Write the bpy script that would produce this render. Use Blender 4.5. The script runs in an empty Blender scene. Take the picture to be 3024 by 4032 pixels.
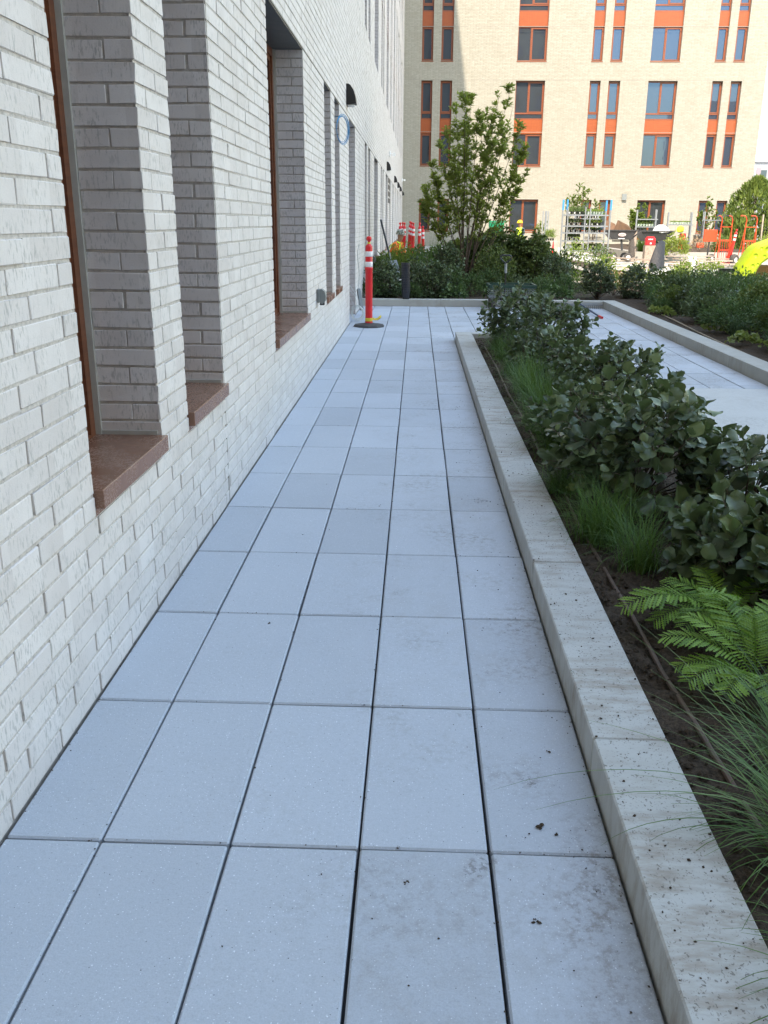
import bpy, math, random
import numpy as np
from mathutils import Vector, Matrix
random.seed(7); rng = np.random.default_rng(7)
C = bpy.context.scene.collection
sc = bpy.context.scene
PI = math.pi

# ------------------------------------------------------------------ camera
cam_d = bpy.data.cameras.new('camera'); cam = bpy.data.objects.new('camera', cam_d); C.objects.link(cam)
cam_d.sensor_fit = 'HORIZONTAL'; cam_d.sensor_width = 36; cam_d.lens = 41.262
cam_d.clip_start = 0.05; cam_d.clip_end = 2000
r_ = Vector((0.99930, 0.03658, 0.00731)); d_ = Vector((0.01841, -0.31317, -0.94952)); f_ = Vector((-0.03244, 0.94899, -0.31363))
m = Matrix.Identity(4)
for i in range(3):
    m[i][0] = r_[i]; m[i][1] = -d_[i]; m[i][2] = -f_[i]
m[0][3], m[1][3], m[2][3] = 0.1107, -1.7046, 1.3921
cam.matrix_world = m
sc.camera = cam
CAM = np.array([0.1107, -1.7046, 1.3921])

# ------------------------------------------------------------------ light
EL, AZ = math.radians(50), math.radians(10.5)          # sun behind the camera, a little to the left
SUN = Vector((-math.sin(AZ)*math.cos(EL), -math.cos(AZ)*math.cos(EL), math.sin(EL)))
w = bpy.data.worlds.new("World"); sc.world = w; w.use_nodes = True
wn = w.node_tree; bg = wn.nodes['Background']
sky = wn.nodes.new('ShaderNodeTexSky'); sky.sky_type = 'NISHITA'; sky.sun_disc = False
sky.sun_elevation = EL; sky.sun_rotation = math.atan2(SUN.x, SUN.y)
sky.air_density = 2.0; sky.dust_density = 0.8; sky.ozone_density = 2.2
wn.links.new(sky.outputs[0], bg.inputs[0]); bg.inputs[1].default_value = 0.15
sl = bpy.data.lights.new('sun', 'SUN'); sl.energy = 2.1; sl.angle = math.radians(0.53); sl.color = (1.0, 0.93, 0.82)
so = bpy.data.objects.new('sun', sl); C.objects.link(so)
so.rotation_euler = SUN.to_track_quat('Z', 'Y').to_euler(); so.location = SUN*60
sc.view_settings.view_transform = 'Standard'; sc.view_settings.look = 'None'
sc.view_settings.exposure = 2.2
sc.view_settings.use_white_balance = True; sc.view_settings.white_balance_temperature = 7150; sc.view_settings.white_balance_tint = 14; sc.view_settings.gamma = 1.0
sc.render.film_transparent = False

# ------------------------------------------------------------------ materials
def nn(nt, t, **kw):
    n = nt.nodes.new(t)
    for k, v in kw.items():
        if k.startswith('i_'):
            key = k[2:]
            key = int(key) if key.isdigit() else key.replace('_', ' ')
            n.inputs[key].default_value = v
        else: setattr(n, k, v)
    return n
def mixc(nt, fac, a, b, blend='MIX'):
    n = nt.nodes.new('ShaderNodeMix'); n.data_type = 'RGBA'; n.blend_type = blend
    for s, v in ((0, fac), (6, a), (7, b)):
        if hasattr(v, 'links') or isinstance(v, bpy.types.NodeSocket): nt.links.new(v, n.inputs[s])
        elif s == 0: n.inputs[0].default_value = v
        else: n.inputs[s].default_value = (*v[:3], 1)
    return n.outputs[2]
def mth(nt, op, a, b=0.0, c=0.0, clamp=False):
    n = nt.nodes.new('ShaderNodeMath'); n.operation = op; n.use_clamp = clamp
    for i, v in enumerate((a, b, c)):
        if isinstance(v, bpy.types.NodeSocket): nt.links.new(v, n.inputs[i])
        else: n.inputs[i].default_value = v
    return n.outputs[0]
def ramp(nt, v, lo, hi):
    n = nt.nodes.new('ShaderNodeMapRange'); n.clamp = True
    nt.links.new(v, n.inputs[0]); n.inputs[1].default_value = lo; n.inputs[2].default_value = hi
    return n.outputs[0]
def noise(nt, co, scale, detail=3, rough=.55, mp=None):
    if mp:
        q = nn(nt, 'ShaderNodeMapping'); q.inputs['Scale'].default_value = mp; nt.links.new(co, q.inputs[0]); co = q.outputs[0]
    n = nn(nt, 'ShaderNodeTexNoise', i_Scale=scale, i_Detail=detail, i_Roughness=rough); nt.links.new(co, n.inputs[0])
    return n.outputs[0]
def bump(nt, bs, h, strength, dist, prev=None):
    n = nn(nt, 'ShaderNodeBump'); n.inputs['Strength'].default_value = strength; n.inputs['Distance'].default_value = dist
    nt.links.new(h, n.inputs['Height'])
    if prev is not None: nt.links.new(prev, n.inputs['Normal'])
    if bs is not None: nt.links.new(n.outputs[0], bs.inputs['Normal'])
    return n.outputs[0]
def base(name, col=(.5,.5,.5), rough=.6, metal=0, spec=.5):
    M = bpy.data.materials.new(name); M.use_nodes = True; nt = M.node_tree; b = nt.nodes['Principled BSDF']
    b.inputs['Base Color'].default_value = (*col, 1); b.inputs['Roughness'].default_value = rough
    b.inputs['Metallic'].default_value = metal; b.inputs['Specular IOR Level'].default_value = spec
    return M, nt, b
def world_co(nt): return nn(nt, 'ShaderNodeNewGeometry').outputs['Position']
def plain(name, col, rough=.6, metal=0, spec=.5, nscale=12, namt=.12, bscale=60, bstr=.15, bdist=.002, dirt=0):
    """a simple surface whose colour wanders a little and that has fine relief"""
    M, nt, b = base(name, col, rough, metal, spec)
    co = world_co(nt)
    n1 = noise(nt, co, nscale, 4)
    c = mixc(nt, ramp(nt, n1, .3, .7), [x*(1-namt) for x in col], [min(1, x*(1+namt)) for x in col])
    if dirt:
        n2 = noise(nt, co, nscale*2.3, 6, .7)
        c = mixc(nt, mth(nt, 'MULTIPLY', ramp(nt, n2, .52, .68), dirt), c, (.13, .10, .075))
    nt.links.new(c, b.inputs['Base Color'])
    rr = mth(nt, 'MULTIPLY_ADD', n1, .25, rough-.12); nt.links.new(rr, b.inputs['Roughness'])
    if bstr: bump(nt, b, noise(nt, co, bscale, 5), bstr, bdist)
    return M

def brick_mat(name, c0, c1, streak, axis='y'):
    M, nt, b = base(name, c0, .62, 0, .35)
    co = world_co(nt); sep = nn(nt, 'ShaderNodeSeparateXYZ'); nt.links.new(co, sep.inputs[0])
    comb = nn(nt, 'ShaderNodeCombineXYZ')
    al = mth(nt, 'ADD', sep.outputs[0], sep.outputs[1])
    nt.links.new(mth(nt, 'FLOOR', mth(nt, 'MULTIPLY', al, 1/.157)), comb.inputs[0])
    nt.links.new(mth(nt, 'FLOOR', mth(nt, 'MULTIPLY', sep.outputs[2], 1/.0678)), comb.inputs[1])
    wnz = nn(nt, 'ShaderNodeTexWhiteNoise'); nt.links.new(comb.outputs[0], wnz.inputs[0])
    soft = noise(nt, co, 7, 3)
    f = mth(nt, 'ADD', mth(nt, 'MULTIPLY', wnz.outputs[0], .45), mth(nt, 'MULTIPLY', soft, .6))
    c = mixc(nt, ramp(nt, f, .2, .85), c0, c1)
    # short vertical drag marks left in the glaze
    st = noise(nt, co, 1, 4, .6, mp=(130, 130, 34))
    area = noise(nt, co, 9, 2)
    st = mth(nt, 'MULTIPLY', ramp(nt, st, .53, .62), ramp(nt, area, .36, .56))
    c = mixc(nt, mth(nt, 'MULTIPLY', st, .75), c, streak)
    pit = noise(nt, co, 220, 2)
    c = mixc(nt, mth(nt, 'MULTIPLY', ramp(nt, pit, .66, .74), .5), c, streak)
    stn = noise(nt, co, 1.6, 5, .6)
    c = mixc(nt, mth(nt, 'MULTIPLY', ramp(nt, stn, .5, .75), .35), c, [x*.86*y for x, y in zip(c0, (1, .96, .9))])
    nt.links.new(c, b.inputs['Base Color'])
    n1 = bump(nt, None, noise(nt, co, 1, 4, .6, mp=(26, 26, 60)), .25, .002)
    n2 = bump(nt, None, st, -.35, .002, n1)
    bump(nt, b, noise(nt, co, 170, 4, .7), .5, .0016, n2)
    return M
M = {}
M['brick'] = brick_mat('white_brick', (.57, .525, .50), (.68, .64, .615), (.36, .35, .33))
M['brick_far'] = brick_mat('brick_darkened_for_sun', (.285, .268, .218), (.35, .335, .278), (.21, .195, .16))  # copy of the wall brick, its colour darkened to offset the strong sun
M['dark_brick'] = plain('warm_brick', (.45, .35, .25), .8)
M['bed'] = plain('mortar_bed', (.50, .46, .42), .9, nscale=60, namt=.25, bscale=220, bstr=.8, bdist=.003)
M['mortar'] = plain('mortar', (.43, .39, .345), .9, nscale=30, namt=.2, bscale=180, bstr=.6, bdist=.003)
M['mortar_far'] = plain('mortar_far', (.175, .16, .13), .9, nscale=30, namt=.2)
M['sealant'] = plain('sealant', (.40, .39, .35), .7)
M['soffit'] = plain('soffit_metal', (.11, .125, .125), .45, .3)
M['line'] = plain('joint_line', (.26, .235, .20), .8)

def wood_metal(name, c0, c1, rough=.38):
    Mt, nt, b = base(name, c0, rough, 0, .5)
    co = world_co(nt)
    g = noise(nt, co, 1, 4, .6, mp=(70, 70, 2.2)); g2 = noise(nt, co, 1, 4, .6, mp=(2.5, 2.5, 60))
    c = mixc(nt, ramp(nt, mth(nt, 'ADD', mth(nt, 'MULTIPLY', g, .5), mth(nt, 'MULTIPLY', g2, .5)), .38, .62), c0, c1)
    nt.links.new(c, b.inputs['Base Color']); return Mt
M['frame'] = wood_metal('wood_grain_frame', (.16, .038, .012), (.23, .060, .020))
M['frame_near'] = wood_metal('shaded_wood_grain_frame', (.13, .045, .022), (.21, .075, .034))  # same frame finish, shade of the recess put into a browner colour
M['panel'] = wood_metal('wood_grain_panel', (.225, .044, .007), (.30, .066, .012))
def sill_mat():
    Mt, nt, b = base('copper_brown_sill', (.2, .09, .06), .3, 0, .5); co = world_co(nt)
    n = noise(nt, co, 170, 4, .7, mp=(1, .5, 1)); big = noise(nt, co, 6, 3)
    f = mth(nt, 'MULTIPLY', ramp(nt, n, .50, .64), ramp(nt, big, .42, .62))
    c = mixc(nt, mth(nt, 'MULTIPLY', f, .55), mixc(nt, big, (.165, .075, .045), (.25, .125, .078)), (.38, .29, .23))
    nt.links.new(c, b.inputs['Base Color']); nt.links.new(mth(nt, 'MULTIPLY_ADD', f, .4, .25), b.inputs['Roughness'])
    bump(nt, b, n, .15, .002); return Mt
M['sill'] = sill_mat()
def glass_mat(name, refl, dark):
    Mt, nt, b = base(name, dark, .5, 0, .3)
    g = nn(nt, 'ShaderNodeBsdfGlossy'); g.inputs['Roughness'].default_value = .015; g.inputs['Color'].default_value = (.22, .46, 1, 1)  # blue of the reflected sky put into the gloss tint
    co = world_co(nt); bump_n = bump(nt, None, noise(nt, co, .9, 2), .12, .02); nt.links.new(bump_n, g.inputs['Normal'])
    mx = nn(nt, 'ShaderNodeMixShader'); lw = nn(nt, 'ShaderNodeLayerWeight'); lw.inputs[0].default_value = .25
    nt.links.new(mth(nt, 'MULTIPLY_ADD', lw.outputs[0], .5, refl, clamp=True), mx.inputs[0])
    nt.links.new(b.outputs[0], mx.inputs[1]); nt.links.new(g.outputs[0], mx.inputs[2])
    nt.links.new(mx.outputs[0], nt.nodes['Material Output'].inputs[0]); return Mt
M['glass'] = glass_mat('window_glass', .085, (.018, .022, .024))
M['room'] = plain('dim_room', (.03, .035, .035), .8)

def paver_mat(name, base_c, stains=True, amt=1.0):
    Mt, nt, b = base(name, base_c, .75, 0, .35)
    co = world_co(nt); oi = nn(nt, 'ShaderNodeObjectInfo')
    sep = nn(nt, 'ShaderNodeSeparateXYZ'); nt.links.new(co, sep.inputs[0])
    tone = mth(nt, 'MULTIPLY_ADD', oi.outputs['Random'], .16, .92)
    c = mixc(nt, noise(nt, co, 1.7, 4), [x*.93 for x in base_c], [x*1.07 for x in base_c])
    fine = noise(nt, co, 260, 3, .75); mid = noise(nt, co, 85, 4, .75)
    c = mixc(nt, mth(nt, 'MULTIPLY', ramp(nt, fine, .38, .66), .38), c, [x*.68 for x in base_c])
    c = mixc(nt, mth(nt, 'MULTIPLY', ramp(nt, mid, .52, .70), .30), c, [x*.62 for x in base_c])
    # quartz flecks and little dark stones
    for sc_, thr, colr in ((170, .12, (.74, .78, .82)), (70, .075, (.74, .77, .80)), (85, .07, (.10, .105, .11))):
        v = nn(nt, 'ShaderNodeTexVoronoi', i_Scale=sc_); nt.links.new(co, v.inputs[0])
        pick = nn(nt, 'ShaderNodeSeparateColor'); nt.links.new(v.outputs['Color'], pick.inputs[0])
        mk = mth(nt, 'MULTIPLY', mth(nt, 'LESS_THAN', v.outputs['Distance'], thr*1.6), mth(nt, 'GREATER_THAN', pick.outputs[0], .80))
        c = mixc(nt, mth(nt, 'MULTIPLY', mk, .8), c, colr)
    if stains:
        # trodden soil: more of it towards the planters
        edge = ramp(nt, sep.outputs[0], -.35, .62)
        s1 = noise(nt, co, 2.6, 2, .5); s2 = noise(nt, co, 34, 5, .75)
        s = mth(nt, 'MULTIPLY', ramp(nt, s1, .46, .68), ramp(nt, s2, .47, .62))
        s = mth(nt, 'MULTIPLY', s, mth(nt, 'MULTIPLY_ADD', edge, .5, .06))
        c = mixc(nt, mth(nt, 'MULTIPLY', s, 1.2*amt, clamp=True), c, (.17, .145, .115))
        s3 = noise(nt, co, 5.2, 2, .4); s4 = noise(nt, co, 75, 4, .7)
        s = mth(nt, 'MULTIPLY', ramp(nt, s3, .665, .72), ramp(nt, s4, .50, .56)); s = mth(nt, 'MULTIPLY', s, mth(nt, 'MULTIPLY_ADD', edge, .75, .06))
        c = mixc(nt, mth(nt, 'MULTIPLY', s, .85*amt, clamp=True), c, (.075, .06, .045))
    if stains:
        d1 = noise(nt, co, 1.1, 3); d2 = noise(nt, co, 11, 5, .7); c = mixc(nt, mth(nt, 'MULTIPLY', mth(nt, 'MULTIPLY', ramp(nt, d1, .4, .7), ramp(nt, d2, .42, .66)), mth(nt, 'MULTIPLY_ADD', edge, .32, .04)), c, (.26, .225, .18))
    hsv = nn(nt, 'ShaderNodeHueSaturation'); nt.links.new(c, hsv.inputs['Color']); nt.links.new(tone, hsv.inputs['Value'])
    nt.links.new(hsv.outputs[0], b.inputs['Base Color'])
    n1 = bump(nt, None, mid, .5, .002); bump(nt, b, fine, .5, .001, n1)
    return Mt
M['paver'] = paver_mat('blue_grey_paver', (.435, .468, .51))
M['slab'] = paver_mat('pale_concrete', (.50, .505, .49), True, .5)
M['terrace'] = paver_mat('terrace_paver', (.40, .385, .35), False)
M['sub'] = plain('dark_joint_bed', (.045, .045, .048), .95)  # dark bedding seen in the joints between tiles
def curb_mat(name, col, specks):
    Mt, nt, b = base(name, col, .8, 0, .3); co = world_co(nt)
    c = mixc(nt, noise(nt, co, 3.5, 5, .6), [x*.84 for x in col], [x*1.1 for x in col])
    drag = noise(nt, co, 1, 5, .65, mp=(7, 22, 7)); wide = noise(nt, co, 1.3, 3)
    c = mixc(nt, mth(nt, 'MULTIPLY', mth(nt, 'MULTIPLY', ramp(nt, drag, .42, .66), ramp(nt, wide, .36, .58)), .95*specks), c, (.23, .18, .13))
    nrm = nn(nt, 'ShaderNodeNewGeometry'); sp = nn(nt, 'ShaderNodeSeparateXYZ'); nt.links.new(nrm.outputs['Normal'], sp.inputs[0])
    up = ramp(nt, sp.outputs[2], .5, .9)
    for s_, thr, keep, dk in ((70, .18, .80, .9), (26, .10, .86, .8), (120, .30, .70, .8), (210, .3, .6, .5)):
        v = nn(nt, 'ShaderNodeTexVoronoi', i_Scale=s_); q = nn(nt, 'ShaderNodeMapping'); q.inputs['Scale'].default_value = (1, .7, 1)
        dn = nn(nt, 'ShaderNodeTexNoise', i_Scale=90.0); nt.links.new(co, dn.inputs[0])
        ad = nn(nt, 'ShaderNodeVectorMath', operation='MULTIPLY_ADD'); nt.links.new(dn.outputs['Color'], ad.inputs[0]); ad.inputs[1].default_value = (.02, .02, .012); nt.links.new(co, ad.inputs[2])
        nt.links.new(ad.outputs[0], q.inputs[0]); nt.links.new(q.outputs[0], v.inputs[0])
        pick = nn(nt, 'ShaderNodeSeparateColor'); nt.links.new(v.outputs['Color'], pick.inputs[0])
        mk = mth(nt, 'MULTIPLY', mth(nt, 'LESS_THAN', v.outputs['Distance'], thr), mth(nt, 'GREATER_THAN', pick.outputs[0], keep))
        mk = mth(nt, 'MULTIPLY', mk, mth(nt, 'MULTIPLY', up, dk*specks))
        c = mixc(nt, mk, c, (.085, .07, .055))
    nt.links.new(c, b.inputs['Base Color'])
    n1 = bump(nt, None, noise(nt, co, 14, 5), .3, .006); bump(nt, b, noise(nt, co, 160, 4, .7), .4, .0015, n1); return Mt
M['curb'] = curb_mat('speckled_concrete_coping', (.45, .452, .43), .75)
M['curb_clean'] = curb_mat('grey_concrete_curb', (.40, .395, .36), .35)
def soil_mat():
    Mt, nt, b = base('damp_soil', (.04, .03, .022), .95, 0, .2); co = world_co(nt)
    n = noise(nt, co, 60, 6, .75); n0 = noise(nt, co, 5, 4)
    c = mixc(nt, ramp(nt, n, .3, .7), (.022, .016, .011), (.12, .088, .062)); c = mixc(nt, mth(nt, 'MULTIPLY', n0, .5), c, (.05, .038, .028))
    nt.links.new(c, b.inputs['Base Color']); n1 = bump(nt, None, noise(nt, co, 28, 5, .7), .8, .02); bump(nt, b, n, .9, .006, n1); return Mt
M['soil'] = soil_mat()

def leaf_mat(name, dark, light, under=None, rough=.5, transl=.22):
    Mt, nt, b = base(name, dark, rough, 0, .4); co = world_co(nt)
    at = nn(nt, 'ShaderNodeAttribute'); at.attribute_name = 'tone'
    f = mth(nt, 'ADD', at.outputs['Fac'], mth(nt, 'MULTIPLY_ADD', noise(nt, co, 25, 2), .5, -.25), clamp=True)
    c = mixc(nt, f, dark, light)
    g = nn(nt, 'ShaderNodeNewGeometry'); under = under or [min(1, x*1.35+.012) for x in dark]
    c = mixc(nt, mth(nt, 'MULTIPLY', g.outputs['Backfacing'], .7), c, under)
    nt.links.new(c, b.inputs['Base Color'])
    bump(nt, b, noise(nt, co, 140, 3), .25, .002)
    t = nn(nt, 'ShaderNodeBsdfTranslucent'); tc = mixc(nt, .5, c, [light[0]*1.3, light[1]*1.4, light[2]*.7]); nt.links.new(tc, t.inputs[0])
    mx = nn(nt, 'ShaderNodeMixShader'); mx.inputs[0].default_value = transl
    nt.links.new(b.outputs[0], mx.inputs[1]); nt.links.new(t.outputs[0], mx.inputs[2])
    nt.links.new(mx.outputs[0], nt.nodes['Material Output'].inputs[0]); return Mt
M['leaf_dark'] = leaf_mat('leathery_leaf', (.034, .056, .032), (.155, .205, .08), (.10, .135, .075), .38, .14)
M['leaf_tree'] = leaf_mat('tree_leaf', (.12, .155, .035), (.34, .39, .08), None, .45, .42)
M['leaf_olive'] = leaf_mat('olive_leaf', (.045, .070, .020), (.17, .215, .055), None, .45, .25)
M['leaf_mid'] = leaf_mat('mid_green_leaf', (.045, .085, .022), (.15, .21, .05), None, .5, .28)
M['leaf_bright'] = leaf_mat('bright_leaf', (.10, .15, .03), (.26, .34, .06), None, .5, .35)
M['leaf_fine'] = leaf_mat('fine_green_leaf', (.035, .075, .028), (.12, .18, .06), None, .55, .25)
M['leaf_yellow'] = leaf_mat('chartreuse_leaf', (.11, .145, .035), (.24, .28, .08), None, .5, .3)
M['fern'] = leaf_mat('fern_green', (.075, .165, .018), (.23, .38, .045), None, .5, .3)
M['grass'] = leaf_mat('grass_blade', (.040, .10, .014), (.16, .25, .055), None, .5, .25)
M['cypress'] = leaf_mat('cypress_green', (.06, .10, .02), (.20, .26, .05), None, .6, .2)
M['flower'] = leaf_mat('dusty_flower', (.25, .16, .10), (.45, .32, .2), None, .7, .2)
M['bark'] = plain('bark', (.085, .055, .038), .85, nscale=40, namt=.35, bscale=90, bstr=.5, bdist=.004)
M['bark_pale'] = plain('pale_bark', (.16, .135, .105), .85, nscale=40, namt=.3)

M['orange_pl'] = plain('orange_red_plastic', (.64, .012, .017), .38, nscale=9, namt=.08, dirt=.12)
M['white_refl'] = plain('white_reflective', (.72, .70, .70), .4, nscale=30, namt=.08, dirt=.1)
M['rubber'] = plain('black_rubber', (.045, .046, .048), .75, nscale=20, namt=.3, dirt=.35)
M['black_pl'] = plain('black_plastic', (.014, .015, .018), .45, nscale=20, namt=.2)
M['pot'] = plain('nursery_pot_plastic', (.018, .019, .026), .42, nscale=25, namt=.2)
M['black_mt'] = plain('black_metal', (.012, .012, .013), .35, .0)
M['grey_box'] = plain('grey_outlet_plastic', (.17, .19, .19), .5, namt=.05)
M['white_pl'] = plain('white_plastic', (.78, .78, .76), .4, namt=.05)
M['galv'] = plain('galvanised_steel', (.24, .26, .275), .42, .35, nscale=30, namt=.12, bstr=.05)
M['blue'] = plain('blue_paint', (.03, .24, .55), .5)
M['blue_wire'] = plain('blue_wire', (.04, .28, .55), .45)
M['white_wire'] = plain('white_wire', (.60, .64, .62), .5)
M['cart_black'] = plain('cart_black', (.035, .036, .038), .5, nscale=14, namt=.25, dirt=.3)
M['brown_board'] = plain('brown_board', (.14, .075, .04), .75, nscale=8, namt=.2, dirt=.25)
M['wood_grey'] = plain('weathered_wood', (.30, .24, .19), .8, nscale=15, namt=.3, dirt=.2)
M['plank'] = plain('pale_plank', (.34, .28, .22), .8, nscale=15, namt=.2, dirt=.2)
M['red_pl'] = plain('red_plastic', (.62, .015, .02), .4)
M['orange_mt'] = plain('orange_paint', (.55, .055, .012), .45, nscale=9, namt=.08)
M['red_mt'] = plain('red_orange_paint', (.50, .025, .012), .45)
M['tyre'] = plain('tyre_rubber', (.06, .055, .05), .85)
M['rim'] = plain('pale_wheel_rim', (.70, .68, .64), .5, dirt=.3)
M['lime'] = plain('lime_green_rubber', (.27, .37, .004), .55, nscale=6, namt=.08, bscale=40, bstr=.3, bdist=.004)
M['card'] = plain('cardboard', (.19, .11, .045), .8, nscale=10, namt=.15)
M['green_pl'] = plain('emerald_plastic', (.0, .42, .17), .45)
M['dkgreen'] = plain('dark_green_rim', (.012, .045, .030), .5)
M['tarp'] = plain('black_sheeting', (.010, .010, .011), .6, nscale=10, namt=.3, bscale=12, bstr=.7, bdist=.03)
M['bagw'] = plain('white_bag', (.85, .86, .88), .6, bscale=9, bstr=.6, bdist=.03)
M['skin'] = plain('skin', (.30, .16, .10), .55, namt=.05)
M['vest_o'] = plain('orange_vest', (.80, .17, .03), .8)
M['vest_y'] = plain('lime_vest', (.55, .75, .05), .8)
M['shirt'] = plain('navy_shirt', (.05, .07, .11), .9)
M['jeans'] = plain('work_trousers', (.06, .065, .08), .9)
M['hat_y'] = plain('yellow_hard_hat', (.80, .50, .02), .35)
def camo():
    Mt, nt, b = base('camouflage_shell', (.2,.2,.15), .5); co = world_co(nt)
    c = mixc(nt, mth(nt, 'GREATER_THAN', noise(nt, co, 22, 1), .5), (.06, .08, .05), (.30, .30, .24)); c = mixc(nt, mth(nt, 'GREATER_THAN', noise(nt, co, 33, 1), .58), c, (.02, .02, .02))
    nt.links.new(c, b.inputs['Base Color']); return Mt
M['camo'] = camo()
M['hose'] = plain('brown_drip_hose', (.10, .065, .048), .6, nscale=30, namt=.3, dirt=.4)
M['tan_cord'] = plain('tan_cord', (.36, .30, .22), .7)
M['tape'] = plain('yellow_caution_tape', (.62, .48, .04), .4)
M['steel'] = plain('shovel_steel', (.16, .17, .17), .4, .5, dirt=.3)
M['offwhite'] = plain('far_render', (.24, .25, .28), .8)
M['lilac'] = plain('far_panel', (.22, .17, .19), .8)
M['conc_wall'] = curb_mat('sunlit_concrete', (.33, .31, .27), .2)
M['tray'] = plain('seed_tray', (.02, .02, .02), .5)
M['plabel'] = plain('white_pot_label', (.75, .76, .74), .6)
M['pale_pot'] = plain('pale_green_pot', (.45, .55, .45), .5)

# ------------------------------------------------------------------ object helpers
WL = {}
def tag(o, label=None, cat=None, group=None, kind=None):
    if label: o['label'] = label
    if cat: o['category'] = cat
    if group: o['group'] = group
    if kind: o['kind'] = kind
    return o
def thing(name, loc, label, cat, group=None):
    o = bpy.data.objects.new(name, None); C.objects.link(o); o.location = loc; o.empty_display_size = .1
    WL[o.name] = Vector(loc); tag(o, label, cat, group); return o
def struct(name):
    o = bpy.data.objects.new(name, None); C.objects.link(o); o['kind'] = 'structure'; o.empty_display_size = .1; WL[o.name] = Vector((0, 0, 0)); return o
def link(name, me, parent=None, loc=None):
    o = bpy.data.objects.new(name, me); C.objects.link(o)
    if parent is not None:
        o.parent = parent; WL[o.name] = WL.get(parent.name, Vector((0, 0, 0)))
    if loc is not None: o.location = loc
    return o
def copy_tree(o, parent=None, loc=None, rotz=None, label=None):
    c = o.copy(); C.objects.link(c)
    if parent is not None: c.parent = parent
    if loc is not None: c.location = loc
    if rotz is not None: c.rotation_euler.z = rotz
    if label: c['label'] = label
    for ch in [x for x in bpy.data.objects if x.parent == o]: copy_tree(ch, c)
    return c

class MB:
    def __init__(s): s.v = []; s.f = []; s.mi = []; s.m = 0
    def add(s, vs, fs):
        n = len(s.v); s.v += [tuple(x) for x in vs]; s.f += [tuple(i+n for i in f) for f in fs]; s.mi += [s.m]*len(fs); return s
    def box(s, x0, x1, y0, y1, z0, z1):
        return s.add([(x0,y0,z0),(x1,y0,z0),(x1,y1,z0),(x0,y1,z0),(x0,y0,z1),(x1,y0,z1),(x1,y1,z1),(x0,y1,z1)],
                     [(0,3,2,1),(4,5,6,7),(0,1,5,4),(1,2,6,5),(2,3,7,6),(3,0,4,7)])
    def cbox(s, lo, hi, c=.004):
        vs, fs = cb_arrays(np.array([lo]), np.array([hi]), c); return s.add(vs.tolist(), fs)
    def obox(s, cen, ax, ay, az):           # oriented box from half vectors
        c = Vector(cen); ax, ay, az = Vector(ax), Vector(ay), Vector(az)
        vs = [c+ax*a+ay*b+az*d for d in (-1, 1) for a, b in ((-1,-1),(1,-1),(1,1),(-1,1))]
        return s.add(vs, [(0,3,2,1),(4,5,6,7),(0,1,5,4),(1,2,6,5),(2,3,7,6),(3,0,4,7)])
    def beam(s, p0, p1, wd, th, up=(0,0,1)):
        p0, p1 = Vector(p0), Vector(p1); d = (p1-p0)/2; a = d.cross(Vector(up))
        if a.length < 1e-6: a = d.cross(Vector((1,0,0)))
        a.normalize(); b = a.cross(d).normalized()
        return s.obox((p0+p1)/2, d, a*wd/2, b*th/2)
    def tube(s, pts, r, n=8, caps=True, closed=False):
        pts = [Vector(p) for p in pts]; k = len(pts); rs = r if isinstance(r, (list, tuple)) else [r]*k
        rings = []; prev = None
        for i, p in enumerate(pts):
            if closed: t = pts[(i+1) % k]-pts[i-1]
            else: t = pts[min(i+1, k-1)]-pts[max(i-1, 0)]
            t.normalize()
            if prev is None:
                a = t.cross(Vector((0,0,1)))
                if a.length < .05: a = t.cross(Vector((1,0,0)))
            else: a = prev-t*prev.dot(t)
            a.normalize(); prev = a; b = t.cross(a)
            rings.append([p+(a*math.cos(2*PI*j/n)+b*math.sin(2*PI*j/n))*rs[i] for j in range(n)])
        vs = [v for rg in rings for v in rg]; fs = []
        for i in range(k if closed else k-1):
            i2 = (i+1) % k
            for j in range(n): fs.append((i*n+j, i*n+(j+1) % n, i2*n+(j+1) % n, i2*n+j))
        if caps and not closed: fs.append(tuple(range(n))[::-1]); fs.append(tuple((k-1)*n+j for j in range(n)))
        return s.add(vs, fs)
    def lathe(s, prof, c=(0,0,0), n=20, axis='z', caps=True):
        vs = []; fs = []
        for r, h in prof:
            for j in range(n):
                a = 2*PI*j/n+PI/n; u, v = r*math.cos(a), r*math.sin(a)
                p = (u, v, h) if axis == 'z' else ((h, u, v) if axis == 'x' else (v, h, u))
                vs.append((c[0]+p[0], c[1]+p[1], c[2]+p[2]))
        k = len(prof)
        for i in range(k-1):
            for j in range(n): fs.append((i*n+j, i*n+(j+1) % n, (i+1)*n+(j+1) % n, (i+1)*n+j))
        if caps: fs.append(tuple(range(n))[::-1]); fs.append(tuple((k-1)*n+j for j in range(n)))
        return s.add(vs, fs)
    def prism(s, poly, y0, y1, axis='y'):   # polygon in (a,b) extruded along axis
        n = len(poly)
        def P(a, b, t): return {'y': (a, t, b), 'x': (t, a, b), 'z': (a, b, t)}[axis]
        vs = [P(a, b, y0) for a, b in poly]+[P(a, b, y1) for a, b in poly]
        fs = [tuple(range(n)), tuple(range(2*n-1, n-1, -1))]+[(i, n+i, n+(i+1) % n, (i+1) % n) for i in range(n)]
        return s.add(vs, fs)
    def build(s, name, mats, parent=None, smooth=False, bevel=0):
        off = WL.get(parent.name, Vector((0,0,0))) if parent is not None else Vector((0,0,0))
        me = bpy.data.meshes.new(name); me.from_pydata([(v[0]-off.x, v[1]-off.y, v[2]-off.z) for v in s.v], [], s.f)
        if not isinstance(mats, (list, tuple)): mats = [mats]
        for mm in mats: me.materials.append(mm)
        me.polygons.foreach_set('material_index', s.mi)
        if smooth: me.shade_smooth()
        me.update(); o = link(name, me, parent)
        if smooth and smooth != 'all':
            try: me.set_sharp_from_angle(angle=math.radians(38))
            except Exception: pass
        return o

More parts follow.
